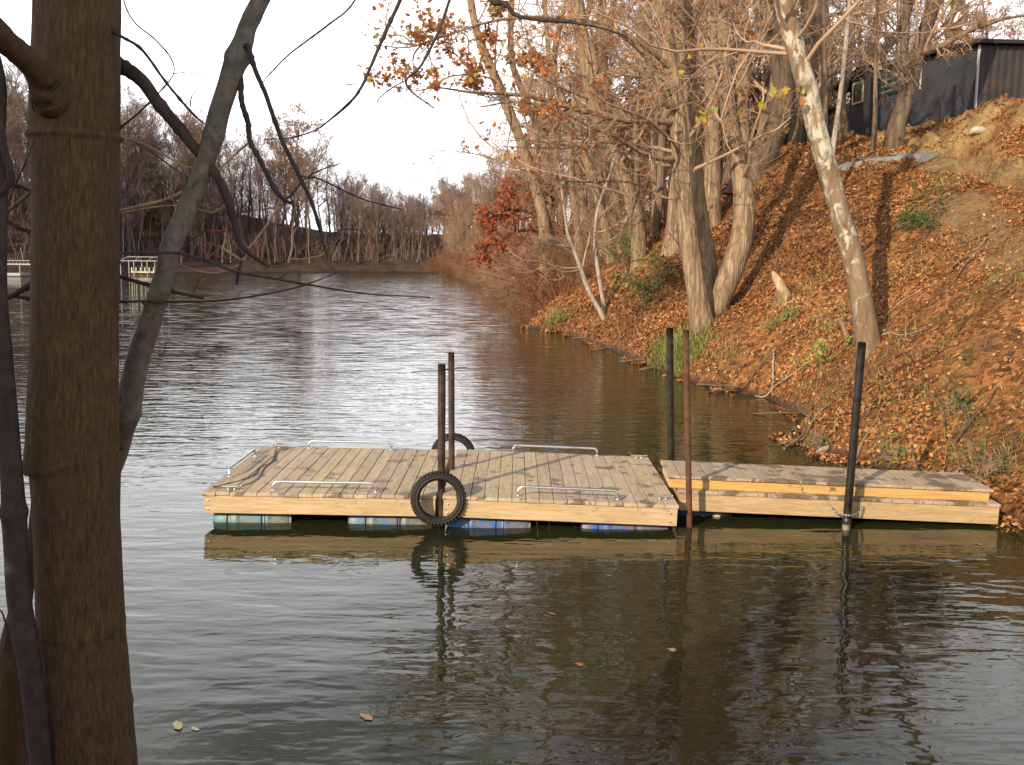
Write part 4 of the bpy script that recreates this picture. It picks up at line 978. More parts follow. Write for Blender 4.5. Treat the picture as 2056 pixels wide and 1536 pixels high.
far = [bare_tree(14, 501, M['twig_far'], M['bark_far'], SPEC_FAR, label='bare grey tree on the far wooded shore', group='bare grey trees on the far shore'),
       bare_tree(14, 502, M['twig_far'], M['bark_far'], SPEC_FAR_POLE, label='bare grey tree on the far wooded shore', group='bare grey trees on the far shore', r=.012),
       bare_tree(14, 503, M['twig_far'], M['bark_far'], SPEC_FAR, label='bare grey tree on the far wooded shore', group='bare grey trees on the far shore', lean=.12),
       bare_tree(14, 504, M['twig_far'], M['bark_far'], SPEC_FAR_POLE, label='bare grey tree on the far wooded shore', group='bare grey trees on the far shore', r=.011)]
fru = bare_tree(13, 505, M['twig_far'], M['bark_far'], SPEC_FAR, leaves=([(.36, .21, .12), (.42, .26, .15), (.30, .18, .10)], 3000, (.14, .3)), label='russet leaved tree among the bare trees of the far shore', group='russet trees on the far shore', name='russet_tree')
M['bark_white'] = bark('bark_white', (.22, .20, .175), (.38, .35, .31), 3, .3, .01)
fwh = bare_tree(11, 506, M['twig_far'], M['bark_white'], SPEC_FAR_POLE, label='slender pale trunked tree at the edge of the far shore', group='pale trunked trees on the far shore', r=.008, name='pale_tree')
SKY_X = [-200, 0, 60, 150, 240, 290, 330, 420, 500, 560, 610, 650, 700, 760, 830, 880, 930, 990, 1040, 1100]
SKY_Y = [150, 160, 150, 170, 190, 235, 228, 240, 285, 275, 262, 310, 340, 380, 402, 372, 355, 340, 310, 260]
used = {}
def put(o, x, y, h0, ht, rng, label=None):
    z = hz(x, y)
    if o.name not in used:
        used[o.name] = 1; o.location = (x, y, z); o.rotation_euler = (0, 0, rng.uniform(0, 6.28)); s_ = ht / h0; o.scale = (s_, s_, s_); return o
    return dup(o, (x, y, z), rng.uniform(0, 6.28), ht / h0, label)
rg = np.random.default_rng(91); n = 0
while n < 285:
    px = rg.uniform(-120, 1000) if rg.random() < .78 else rg.uniform(740, 960); dep = rg.choice([1, 4, 9, 15, 24]) + rg.uniform(-1, 3)
    r_ = ray(px, 545); 
    t = np.linspace(60, 260, 400); X = r_[0] / r_[1] * t; ok = ~inlake(X, t); ok &= segdist(X, t, FAR) > max(dep, .3)
    ok &= (segdist(X, t, RIGHT) > 3)
    if not ok.any(): continue
    Yk = t[np.argmax(ok)]; Xk = X[np.argmax(ok)]
    if Yk < 80: continue
    zt = atY(px, np.interp(px, SKY_X, SKY_Y), Yk)[2]; z0 = hz(Xk, Yk)
    ht = (zt - z0) * (rg.uniform(.62, .86) if rg.random() < .6 else rg.uniform(.86, 1.0))
    if ht < 3: continue
    u = rg.random()
    if dep < 5 and u < .35: o, h0 = fwh, 11; ht = min(ht, 9) * .85
    elif u < .42 and (570 < px < 640 or 370 < px < 430 or 0 < px < 30): o, h0 = fru, 13
    else: o, h0 = far[rg.integers(0, 4)], 14
    put(o, Xk, Yk, h0, ht, rg); n += 1
for px, fr in ((602, 1.0), (585, .72), (400, .8), (15, .85)):
    Yk = 128 if px > 300 else 118; X = atY(px, 500, Yk)[0]
    while segdist(np.array([X]), np.array([Yk]), FAR)[0] < 5 or inlake(np.array([X]), np.array([Yk]))[0]: Yk += 2; X = atY(px, 500, Yk)[0]
    z0 = hz(X, Yk); put(fru, X, Yk, 13, (atY(px, np.interp(px, SKY_X, SKY_Y), Yk)[2] - z0) * fr, rg)

# dense dark undergrowth of the far shore: one mass of stems
rg = np.random.default_rng(92)
def thicket(name, pts, hrange, mat, rng, sub=5, lean=0.0, rmin=.01, kind='stuff', spread=.22):
    pts = np.array(pts); n = len(pts); K = 5
    z = terrain(pts[:, 0], pts[:, 1]); p = np.column_stack([pts, np.maximum(z, 0) - .1]); P = np.zeros((n, K, 3)); P[:, 0] = p
    d = rng.normal(size=(n, 3)) * spread + np.array([lean, 0, 1]); d /= np.linalg.norm(d, axis=1, keepdims=True); ln = rng.uniform(*hrange, n)
    for k in range(1, K):
        d = d + rng.normal(size=(n, 3)) * .14; d /= np.linalg.norm(d, axis=1, keepdims=True); p = p + d * (ln / (K - 1))[:, None]; P[:, k] = p
    R = rng.uniform(1, 2.6, n)[:, None] * rmin * np.linspace(1, .5, K)[None]
    a = spawn(P, R, sub, (.15, 1), (25, 70), (.25, .55), .6, rng, 4, .02, .25, rmin * .7)
    V, F = join([tubes(P, R, 3)[:2], tubes(a[0], a[1], 3)[:2]])
    return tag(mk(name, V, F, mat), kind=kind)
M['undergrowth_far'] = simple('undergrowth_far', (.27, .175, .135), .95, var=.45, scale=.15, spec=.1)
thicket('undergrowth', np.concatenate([along(FAR[:-1], (.1, 26), 4600, rg), along(FAR[:-1], (20, 50), 3200, rg)]), (1.8, 5.6), M['undergrowth_far'], rg, sub=6, rmin=.012)
thicket('undergrowth', along(FAR[:-1], (10, 42), 3600, rg), (4.5, 9.5), M['undergrowth_far'], rg, sub=9, rmin=.012, spread=.1)
M['brush_red'] = simple('brush_red', (.22, .098, .052), .95, var=.45, scale=.35, spec=.1)
thicket('brush', along(RIGHT, (-.4, 4.0), 2600, rg, 38, 139), (.8, 2.6), M['brush_red'], rg, sub=6, lean=-.35, rmin=.005, spread=.4)

# wooded right bank
SPEC_MID = [dict(n=14, t=(.25, .97), ang=(30, 70), lf=(.2, .4), rf=.36, K=7, up=.07, wob=.18, rmin=.02, sides=4),
            dict(n=7, t=(.2, 1), ang=(25, 60), lf=(.35, .6), rf=.5, K=5, up=.03, wob=.25, rmin=.014, sides=3),
            dict(n=6, t=(.2, 1), ang=(20, 60), lf=(.4, .7), rf=.55, K=5, up=.02, wob=.28, rmin=.011, sides=3),
            dict(n=4, t=(.2, 1), ang=(20, 60), lf=(.45, .75), rf=.6, K=4, up=.02, wob=.28, rmin=.009, sides=3)]
GL = 'bare tree standing deep in the wood on the right hand hill'
mid = [bare_tree(15, 601 + k, M['twig_tan'], M['bark_brown'], SPEC_MID, label=GL, group='bare trees in the wood on the right hand hill', lean=.10, r=.013) for k in range(4)]
mru = bare_tree(11, 611, M['twig_tan'], M['bark_brown'], SPEC_MID, leaves=(RUST + RUST + LITTER[:2], 2000, (.14, .27)), label='tree with thin rusty foliage in the wood on the right bank', group='rusty leaved trees on the right bank', lean=.1, r=.012, name='rusty_tree')
rg = np.random.default_rng(93); n = 0
while n < 112:
    Yk = rg.uniform(37, 138) if rg.random() < .72 else rg.uniform(40, 75); dk = rg.uniform(1.5, 30)
    xs = np.interp(Yk, RIGHT[7:, 1], RIGHT[7:, 0]); X = xs + dk
    uvw = np.array([X, Yk, 4.0]) - CAMP; px = CX + F_PX * (uvw @ RT) / (uvw @ FW)
    if px > 2250 or px < 860: continue
    if 14 < X < 25 and 33 < Yk < 50: continue
    z0 = hz(X, Yk); ht = rg.uniform(11, 19)
    if px < 1090: 
        zt = atY(px, np.interp(px, [860, 930, 1000, 1040, 1090], [385, 350, 335, 270, 150]), Yk)[2]; ht = min(ht, (zt - z0) * rg.uniform(.7, 1))
    if ht < 3.5: continue
    if rg.random() < .45: put(mru, X, Yk, 11, min(ht, 11) * rg.uniform(.6, .95), rg)
    else: put(mid[rg.integers(0, 4)], X, Yk, 15, ht, rg)
    n += 1

rg = np.random.default_rng(94); n = 0
while n < 52:
    Yk = rg.uniform(58, 139); dk = rg.uniform(.6, 9); xs = np.interp(Yk, RIGHT[7:, 1], RIGHT[7:, 0]); X = xs + dk
    uvw = np.array([X, Yk, 4.0]) - CAMP; px = CX + F_PX * (uvw @ RT) / (uvw @ FW)
    if px > 1110 or px < 870: continue
    z0 = hz(X, Yk); zt = atY(px, np.interp(px, [860, 930, 1000, 1040, 1110], [392, 345, 330, 260, 120]), Yk)[2]; ht = (zt - z0) * rg.uniform(.6, 1)
    if ht < 2.5: continue
    if rg.random() < .22: put(mru, X, Yk, 11, min(ht, 9), rg)
    else: put(mid[rg.integers(0, 4)], X, Yk, 15, ht, rg)
    n += 1

# ------------------------------------------------------------------ foreground trees on the near bank
YF = 2.32
def near_path(pts, Ys, n):
    Ys = np.broadcast_to(np.array(Ys, float), (len(pts),)) if np.ndim(Ys) == 0 else np.interp(np.linspace(0, 1, len(pts)), np.linspace(0, 1, len(Ys)), Ys)
    P = [atY(a, b, y) for (a, b, w_), y in zip(pts, Ys)]; R = [w_ * .5 / F_PX * np.dot(p - CAMP, FW) for (a, b, w_), p in zip(pts, P)]
    return P, R
mt = [(152, -420, 150), (154, -150, 160), (155, 0, 163), (153, 100, 164), (152, 180, 167), (150, 250, 170), (151, 300, 165), (152, 400, 162), (152, 520, 162), (149, 700, 165), (146, 880, 174), (146, 915, 177), (152, 950, 170), (155, 1050, 164), (163, 1250, 167), (166, 1300, 168), (179, 1470, 173), (183, 1536, 178), (186, 1650, 184), (188, 1800, 192), (190, 2000, 215)]
P, R = near_path(mt[::-1], YF, len(mt)); low = np.array(P[0]); zg = hz(low[0], low[1])
P, R = smooth_path(P, R, 420)
seg = np.concatenate([[0], np.cumsum(np.linalg.norm(np.diff(P, axis=0), axis=1))])
def yat(py): return P[:, 2] - atY(152, py, YF)[2]
ringsc = np.zeros(len(P))
for py, wd, am in ((275, .007, .055), (520, .010, .045), (925, .013, .06), (1255, .008, .04), (1420, .012, .03), (700, .02, .012)):
    ringsc += am * np.exp(-(yat(py) / wd) ** 2)
sides = 72
V, F, uv = tubes(P[None], (R * (1 + ringsc * .8))[None], sides)
c = np.repeat(P, sides, 0); dv = V - c; a_ = np.arctan2(dv[:, 1], dv[:, 0]); rad = np.linalg.norm(dv, axis=1, keepdims=True)
ca, sa = np.cos(a_) * 6, np.sin(a_) * 6
fiss = 1 - np.abs(fbm(ca * 2.6, sa * 2.6, V[:, 2] * 7, 3, 71)); lump = fbm(ca * .25, sa * .25, V[:, 2] * 1.6, 2, 72)
jag = fbm(ca * 1.5, sa * 1.5, V[:, 2] * 30, 2, 73)
disp = .020 * (fiss - .6) + .035 * lump + np.repeat(ringsc, sides) * jag * .9
V = c + dv * (1 + disp[:, None])
near_o = empty('tree', (low[0], low[1], zg), 'large brown trunk with ring scars close by on the near bank', 'tree')
uv = uv * np.array([.66, 1])
mk('trunk', V, F, M['bark_near'], near_o, uv=uv, base=near_o.location)
def near_limb(parent, pts, Ys, mat, n=40, sides=10, name='branch', knob=.12, seed=0):
    P, R = near_path(pts, Ys, len(pts)); P, R = smooth_path(P, R, n)
    rg = np.random.default_rng(seed + int(pts[0][0]) + int(pts[0][1])); R = R * (1 + knob * np.abs(np.repeat(rg.normal(size=n // 2 + 1), 2)[:n]) * (rg.random(n) < .3))
    P = P + np.cumsum(rg.normal(size=P.shape) * R.mean() * .10, axis=0) * np.sin(np.linspace(0, PI, n))[:, None] * .6
    V, F, uv = tubes(P[None], R[None], sides)
    return mk(name, V, F, mat, parent, uv=uv, base=parent.location), (P, R)
# collar and limb at the upper left, dark limb to the right, twigs
colr = [(116, 224, 100), (109, 211, 86), (101, 198, 72), (86, 176, 58), (60, 148, 51), (20, 102, 50), (-40, 40, 48), (-140, -70, 44)]
near_limb(near_o, colr, [2.30, 2.27, 2.235, 2.20, 2.16, 2.10, 2.02, 1.9], M['bark_near'], 60, 20, knob=0)
near_limb(near_o, [(205, 110, 34), (238, 130, 29), (285, 163, 27), (330, 222, 25), (370, 272, 23), (400, 310, 20), (430, 345, 18), (455, 392, 16), (470, 440, 15), (483, 490, 12), (506, 514, 9), (540, 536, 5)], 2.42, M['bark_dark'], 70, 12)
TW = [([(225, 62, 8), (245, 74, 6), (285, 100, 6), (330, 160, 5), (380, 220, 5), (408, 248, 4)], 2.3), ([(243, -20, 3), (255, 20, 3), (275, 50, 3), (310, 78, 3), (342, 115, 3), (348, 148, 2.5), (320, 185, 3), (280, 225, 4), (236, 262, 5)], 2.35),
      ([(348, 148, 2), (375, 146, 1.6), (420, 154, 1.2)], 2.35), ([(382, 214, 3), (384, 196, 2), (405, 165, 1.2)], 2.3), ([(268, 285, 3), (310, 310, 3), (350, 340, 3), (378, 356, 2)], 2.3),
      ([(235, 508, 7), (320, 507, 6.5), (365, 510, 6), (420, 525, 6), (470, 545, 5.5), (560, 561, 5), (640, 575, 4.2), (740, 590, 3.6), (864, 597, 3)], 2.25), ([(560, 560, 3), (570, 553, 2.5), (577, 547, 2)], 2.25),
      ([(232, 606, 6), (290, 605, 5.5), (370, 606, 5), (450, 603, 4.5), (540, 590, 3.8), (610, 573, 3), (682, 545, 2)], 2.4), ([(232, 553, 9), (300, 573, 8), (360, 588, 7), (408, 598, 6)], 2.45), ([(357, 510, 4), (385, 480, 3.5), (420, 459, 2.5)], 2.25),
      ([(285, 605, 5), (292, 615, 3)], 2.4), ([(388, 590, 2.5), (398, 565, 2), (415, 548, 1.5)], 2.45)]
for k, (p_, y_) in enumerate(TW): near_limb(near_o, p_, y_, M['bark_dark'], 40, 6, 'twig', .25, k)
M['twig_straw'] = simple('twig_straw', (.34, .235, .12), .7, var=.3, scale=30)
M['twig_crimson'] = simple('twig_crimson', (.20, .055, .05), .65, var=.3, scale=30)
for k, (p_, y_, mm) in enumerate([([(235, 272, 4), (280, 285, 4.5), (330, 310, 4.5), (368, 332, 4.5), (395, 336, 5)], 2.5, 'twig_straw'), ([(232, 425, 6), (290, 410, 6), (340, 396, 5.5), (365, 385, 5)], 2.5, 'twig_straw'), ([(230, 430, 3.5), (300, 417, 3), (355, 413, 3), (400, 422, 4), (430, 426, 4), (455, 410, 3)], 2.5, 'twig_straw'),
        ([(405, 398, 3), (440, 414, 3), (480, 424, 3), (555, 417, 2.5)], 2.5, 'twig_crimson'), ([(378, 472, 3), (410, 486, 3), (450, 500, 3), (478, 520, 3)], 2.5, 'twig_crimson'), ([(395, 463, 2.5), (430, 463, 3), (470, 468, 3)], 2.5, 'twig_crimson'),
        ([(445, 497, 4), (465, 510, 5), (485, 520, 6), (500, 508, 4)], 2.45, 'twig_straw'), ([(484, 515, 6), (483, 530, 5), (478, 550, 6), (475, 572, 5)], 2.45, 'bark_dark'), ([(355, 530, 3), (400, 545, 3), (440, 548, 3), (480, 532, 3)], 2.5, 'twig_straw'), ([(405, 508, 2.5), (440, 515, 2.5), (475, 524, 3)], 2.5, 'twig_crimson')]):
    near_limb(near_o, p_, y_, M[mm], 36, 6, 'twig', .2, 40 + k)
for k, (p_, y_, mm) in enumerate([([(68, 283, 4), (55, 320, 4), (42, 350, 3.5), (20, 400, 3), (3, 428, 3)], 2.2, 'bark_dark'), ([(2, 432, 8), (30, 412, 8), (72, 374, 8)], 2.4, 'bark_stem'), ([(72, 388, 6), (50, 378, 6), (28, 372, 8)], 2.3, 'bark_dark'), ([(70, 470, 9), (40, 456, 8), (5, 438, 8)], 2.4, 'bark_dark'), ([(72, 565, 13), (40, 585, 12), (0, 606, 10), (-30, 622, 10)], 2.4, 'bark_dark'), ([(62, 600, 8), (30, 596, 7), (0, 600, 6)], 2.45, 'bark_dark'),
        ([(60, 430, 3), (66, 432, 3), (52, 426, 2)], 2.3, 'twig_crimson')]):
    near_limb(near_o, p_, y_, M[mm], 30, 7, 'twig', .2, 60 + k)

sp = [(40, 1500, 74), (120, 1220, 62), (178, 1040, 56), (211, 950, 53), (226, 918, 52), (241, 868, 51), (255, 828, 51), (266, 768, 47), (284, 700, 44), (301, 650, 42), (316, 598, 40), (334, 540, 40), (341, 500, 41), (362, 450, 40), (383, 400, 38), (404, 350, 37), (429, 270, 40), (440, 225, 41), (455, 180, 41), (468, 140, 44), (480, 105, 46), (489, 80, 40), (498, 50, 36), (523, 0, 34), (556, -60, 33), (620, -180, 30), (700, -300, 28)]
P, R = near_path(sp, [2.75, 2.62, 2.5, 2.45] + [2.42] * 6, len(sp)); zg = hz(P[0][0], P[0][1])
sap = empty('tree', (P[0][0], P[0][1], zg), 'smooth grey leaning stem with dark twigs, crossing behind the large near trunk', 'tree')
P = [np.array([P[0][0] - .05, P[0][1], zg - .2])] + P; R = [R[0] * 1.1] + R
P, R = smooth_path(P, R, 200)
rr = np.random.default_rng(8)
knot = np.zeros(len(P))
for py, am in ((835, .10), (650, .05), (500, .05), (412, .04), (270, .09), (115, .13), (30, .06), (590, .03), (345, .04)): knot += am * np.exp(-((P[:, 2] - atY(300, py, 2.42)[2]) / .012) ** 2)
V, F, uv = tubes(P[None], (R * (1 + knot))[None], 24); c = np.repeat(P, 24, 0); V = c + (V - c) * (1 + .05 * fbm(V[:, 0] * 18, V[:, 1] * 18, V[:, 2] * 8, 3, 75) + np.repeat(knot, 24) * .8 * vnoise(V[:, 0] * 40, V[:, 1] * 40, V[:, 2] * 40, 76))[:, None]
mk('trunk', V, F, M['bark_stem'], sap, uv=uv, base=sap.location)
for k, (p_, y_) in enumerate([([(494, 88, 14), (502, 105, 11), (513, 140, 10), (535, 190, 9.5), (555, 250, 9), (575, 300, 9), (598, 345, 9), (625, 400, 8), (641, 450, 7), (652, 495, 6), (658, 515, 5)], 2.4), ([(480, 150, 14), (484, 165, 12), (487, 205, 11), (500, 245, 11), (504, 280, 10), (525, 320, 9.5), (545, 365, 9), (565, 395, 8), (585, 409, 5)], 2.42),
        ([(598, 350, 4), (618, 357, 4), (640, 358, 4), (700, 386, 3.5), (740, 403, 3), (808, 421, 2)], 2.4), ([(575, 400, 4), (590, 385, 4), (612, 360, 3.5), (648, 340, 3), (685, 328, 2)], 2.4), ([(655, 478, 4), (672, 468, 3), (700, 460, 2.6), (725, 463, 2)], 2.4), ([(640, 415, 3), (655, 402, 2)], 2.4),
        ([(700, -300, 16), (770, -200, 13), (835, -90, 10), (803, 0, 8), (780, 50, 7.5), (756, 105, 7), (738, 145, 6.5), (722, 180, 6), (702, 205, 5), (662, 240, 4), (632, 262, 3), (585, 277, 2.5), (530, 280, 2)], 2.45),
        ([(700, -300, 14), (840, -180, 11), (930, -80, 8), (903, 0, 6), (882, 60, 6), (857, 110, 5.5), (840, 137, 5), (814, 162, 4.5), (828, 186, 3.5), (872, 217, 2.5)], 2.5), ([(700, -300, 10), (760, -120, 6), (712, 0, 4), (656, 52, 4), (585, 105, 3.4), (535, 155, 2.4)], 2.45),
        ([(812, 163, 3), (785, 178, 2.6), (760, 200, 2.2), (757, 214, 1.8)], 2.5), ([(700, -300, 22), (850, -220, 17), (940, -60, 13), (985, 0, 11), (1015, 8, 10), (1033, 28, 9), (1050, 35, 8), (1100, 42, 7), (1150, 46, 6), (1235, 66, 4), (1290, 110, 3)], 2.5),
        ([(716, 168, 2.5), (700, 170, 2), (688, 171, 1.5)], 2.45), ([(500, 128, 2), (508, 129, 2)], 2.4), ([(535, 155, 2), (522, 176, 2)], 2.4), ([(504, 282, 4), (480, 303, 4.5), (455, 325, 4.5), (435, 342, 4.5), (415, 350, 5)], 2.43), ([(565, 397, 3.5), (552, 425, 4), (530, 460, 4), (500, 498, 4)], 2.43)]):
    near_limb(sap, p_, y_, M['bark_dark'] if k < 14 else M['twig_straw'], 60, 8 if k < 2 else 6, 'branch' if p_[0][2] > 9 else 'twig', .22, 80 + k)
near_limb(sap, [(655, 503, 4), (645, 512, 4), (612, 519, 3.5), (578, 520, 2.5)], 2.4, M['twig_straw'], 30, 6, 'twig', .2, 99)

s2 = [(105, 1900, 60), (92, 1650, 44), (82, 1540, 42), (72, 1430, 43), (54, 1300, 46), (38, 1200, 46), (32, 1100, 46), (28, 1030, 48), (25, 980, 44), (13, 800, 38), (6, 700, 34), (0, 600, 29), (0, 500, 26), (3, 400, 24), (-2, 280, 22), (4, 170, 16), (-20, 60, 14)]
P, R = near_path(s2, 2.2, len(s2)); zg = hz(P[0][0], P[0][1])
o2 = empty('sapling', (P[0][0], P[0][1], zg), 'slender dark grey stem standing left of the large near trunk', 'tree')
P = [np.array([P[0][0], P[0][1], zg - .15])] + P; R = [R[0] * 1.1] + R
P, R = smooth_path(P, R, 140); kn = sum(a * np.exp(-((P[:, 2] - atY(30, y, 2.2)[2]) / .012) ** 2) for y, a in ((1028, .16), (1277, .1), (1490, .06), (240, .2), (700, .05)))
V, F, uv = tubes(P[None], (R * (1 + kn))[None], 20); mk('trunk', V, F, M['bark_sooty'], o2, uv=uv, base=o2.location)
near_limb(o2, [(0, 240, 12), (10, 300, 12), (18, 330, 14), (24, 352, 15), (20, 368, 16), (5, 385, 13), (-25, 400, 10)], 2.18, M['bark_dark'], 40, 10)
s3 = [(5, 1950, 110), (10, 1700, 86), (12, 1536, 74), (18, 1400, 64), (28, 1290, 52), (48, 1190, 36), (66, 1100, 28), (74, 1020, 24), (86, 900, 20), (110, 700, 17)]
P, R = near_path(s3, 2.55, len(s3)); zg = hz(P[0][0], P[0][1])
o3 = empty('tree', (P[0][0], P[0][1], zg), 'leaning brown trunk at the lower left edge, passing behind the large near trunk', 'tree')
P = [np.array([P[0][0], P[0][1], zg - .2])] + P; R = [R[0] * 1.1] + R
P, R = smooth_path(P, R, 120); V, F, uv = tubes(P[None], R[None], 24); mk('trunk', V, F, M['bark_near'], o3, uv=uv, base=o3.location)
near_limb(o3, [(8, 1310, 5), (14, 1270, 4), (8, 1240, 4), (0, 1225, 3), (-20, 1220, 3)], 2.5, M['bark_dark'], 20, 6, 'twig')
near_limb(o3, [(40, 1440, 5), (50, 1500, 4), (60, 1545, 4), (66, 1600, 4)], 2.5, M['bark_dark'], 20, 6, 'twig')

# unseen evergreen added behind and left of the camera to shade the near trunks
rg = np.random.default_rng(120); ex, ey = -2.5, .14; ez = hz(ex, ey)
ev = empty('unseen_shade_evergreen', (ex, ey, ez), 'dense narrow evergreen added unseen behind the viewer to shade the near trunks', 'tree')
P, R = smooth_path([(ex, ey, ez - .2), (ex + .03, ey, ez + 1.5), (ex, ey + .02, ez + 3.6)], [.09, .07, .02], 12); V, F, uv = tubes(P[None], R[None], 10); mk('trunk', V, F, M['bark_near'], ev, uv=uv, base=ev.location)
nl = 15000; hh = rg.uniform(.15, 3.7, nl); rr_ = .82 * np.clip(np.sin(np.clip(hh / 3.8, 0, 1) ** .75 * PI), .25, 1) * rg.uniform(.2, 1, nl) ** .5; aa = rg.uniform(0, 2 * PI, nl)
V, F, c = leaf_geo(np.column_stack([ex + rr_ * np.cos(aa), ey + rr_ * np.sin(aa), ez + hh]), rg.uniform(.07, .14, nl), rg, [(.03, .055, .015), (.045, .075, .02)], 'oval')
mk('crown', V, F, M['leaf'], ev, col=c, smooth=False, base=ev.location)

# ------------------------------------------------------------------ shed and low dark building on the hill
def corrugated(name, a, b, z0, z1a, z1b, pitch, depth, mat, parent, base):
    a = np.array(a, float); b = np.array(b, float); ln = np.hypot(*(b - a)); n = int(ln / pitch) * 6; t = np.linspace(0, 1, n + 1)
    nrm = np.array([(b - a)[1], -(b - a)[0]]) / ln; off = depth * np.clip(np.sin(t * ln / pitch * 2 * PI) * 1.6, -1, 1)
    xy = a[None] + (b - a)[None] * t[:, None] + nrm[None] * off[:, None]
    V = np.concatenate([np.column_stack([xy, np.full(n + 1, z0)]), np.column_stack([xy, z1a + (z1b - z1a) * t])])
    i = np.arange(n); return mk(name, V, [np.stack([i, i + 1, i + n + 2, i + n + 1], -1)], mat, parent, base=base, smooth=False)
C0 = atY(1961, 208, 36.0); C1 = atY(1704, 243, 46.0)
dl = (C1 - C0)[:2]; Lw = np.hypot(*dl); dl /= Lw; dr_ = np.array([dl[1], -dl[0]])
if dr_[0] < 0: dr_ = -dr_
M['shed_wall'] = simple('grey_sheet', (.042, .047, .056), .7, var=.35, scale=1.2)
M['shed_dark'] = simple('dark_sheet', (.030, .024, .022), .8, var=.3, scale=2)
M['roof'] = simple('roof_felt', (.018, .018, .020), .9, var=.3, scale=3)
M['trim'] = simple('pale_trim', (.5, .5, .5), .7, var=.1)
zt0, zt1 = atY(1961, 90, 36.0)[2], atY(1704, 152, 46.0)[2]
shed = empty('shed', (C0[0], C0[1], hz(C0[0], C0[1])), 'long grey shed with dark corrugated end wall on top of the clay bluff', 'shed'); sb = shed.location
zlow = min(hz(C0[0], C0[1]), hz(C1[0], C1[1])) - 1.6
corrugated('wall', C0[:2], C1[:2], zlow, zt0, zt1, .9, .012, M['shed_wall'], shed, sb)
E0 = C0[:2] + dr_ * 7.5
corrugated('wall', C0[:2], E0, zlow, zt0, zt0 + .1, .28, .022, M['shed_dark'], shed, sb)
E1 = C1[:2] + dr_ * 7.5
corrugated('wall', C1[:2], E1, zlow, zt1, zt1, .28, .02, M['shed_dark'], shed, sb)
corrugated('wall', E0, E1, zlow, zt0 + .1, zt1, .28, .02, M['shed_dark'], shed, sb)
def slab(parent, pts, th, mat, name, base):
    pts = np.array(pts); V = np.concatenate([pts, pts + (0, 0, th)]); n = len(pts); F4 = [(i, (i + 1) % n, (i + 1) % n + n, i + n) for i in range(n)]
    return mk(name, V, [F4, [list(range(n))[::-1]], [list(range(n, 2 * n))]], mat, parent, base=base, smooth=False)
ov = .28
def q3(p, z): return (p[0], p[1], z)
slab(shed, [q3(C0[:2] - dl * ov - dr_ * ov, zt0 + .02), q3(E0 - dl * ov + dr_ * ov, zt0 + .12), q3(E1 - dl * 1.0 + dr_ * ov, zt1 + .02), q3(C1[:2] - dl * 1.0 - dr_ * ov, zt1 + .02)], .13, M['roof'], 'roof', sb)
slab(shed, [q3(C1[:2] - dl * .98 - dr_ * ov, zt1 + .0), q3(E1 - dl * .98 + dr_ * ov, zt1), q3(E1 + dl * .9 + dr_ * ov, zt1 - .6), q3(C1[:2] + dl * .9 - dr_ * .6, zt1 - .6)], .12, M['roof'], 'roof', sb)
def on_wall(s0, s1, z0, z1, out, th, mat, name, parent=shed):
    V = []
    for z in (z0, z1):
        for s_ in (s0, s1):
            for o_ in (out, out + th): V.append((*(C0[:2] + dl * s_ - dr_ * o_), z))
    return mk(name, V, [[(0, 2, 3, 1), (4, 5, 7, 6), (0, 1, 5, 4), (2, 6, 7, 3), (0, 4, 6, 2), (1, 3, 7, 5)]], mat, parent, base=sb, smooth=False)
on_wall(-.03, .08, zlow, zt0, .015, .03, M['trim'], 'corner_trim')
M['glass'] = simple('window_glass', (.05, .06, .07), .06, var=.05); M['glass'].node_tree.nodes['Principled BSDF'].inputs['Specular IOR Level'].default_value = 1.0
M['frame'] = simple('window_frame', (.62, .55, .38), .7, var=.15)
zm = zt1 - 1.35
w_ = on_wall(Lw - 1.35, Lw - .35, zm, zm + .95, .015, .05, M['frame'], 'window'); on_wall(Lw - 1.25, Lw - .45, zm + .1, zm + .85, .066, .012, M['glass'], 'pane', w_)
w2 = on_wall(Lw - 4.6, Lw - 2.9, zm - .05, zm + .8, .015, .03, M['roof'], 'window')
M['teal'] = simple('teal_slats', (.05, .22, .20), .7, var=.3)
for k in range(3): on_wall(Lw - 4.45, Lw - 3.05, zm + .08 + .24 * k, zm + .17 + .24 * k, .046, .012, M['teal'], 'slat', w2)
on_wall(Lw - 6.2, Lw - 6.12, zm - .2, zm + .95, .015, .03, M['trim'], 'trim')
b0 = atY(1482, 330, 50); b1 = atY(1705, 330, 50)
lowb = empty('outbuilding', (b0[0], 50, hz(b0[0], 50)), 'low dark outbuilding seen between the trunks left of the shed', 'building'); lb = lowb.location
zt = [atY(1482, 262, 50)[2], atY(1705, 212, 50)[2]]; zl = atY(1560, 345, 50)[2] - 1
pl = [(b0[0], 50), (b1[0], 50), (b1[0] + .6, 54), (b0[0] + .6, 54)]
mk('wall', [(x, y, zl) for x, y in pl] + [(pl[0][0], pl[0][1], zt[0]), (pl[1][0], pl[1][1], zt[1]), (pl[2][0], pl[2][1], zt[1]), (pl[3][0], pl[3][1], zt[0])], [[(i, (i + 1) % 4, (i + 1) % 4 + 4, i + 4) for i in range(4)]], M['shed_dark'], lowb, base=lb, smooth=False)
slab(lowb, [(pl[0][0] - .3, 49.7, zt[0] + .0), (pl[1][0] + .3, 49.7, zt[1] + .08), (pl[2][0] + .3, 54.3, zt[1] + .08), (pl[3][0] - .3, 54.3, zt[0])], .12, M['roof'], 'roof', lb)

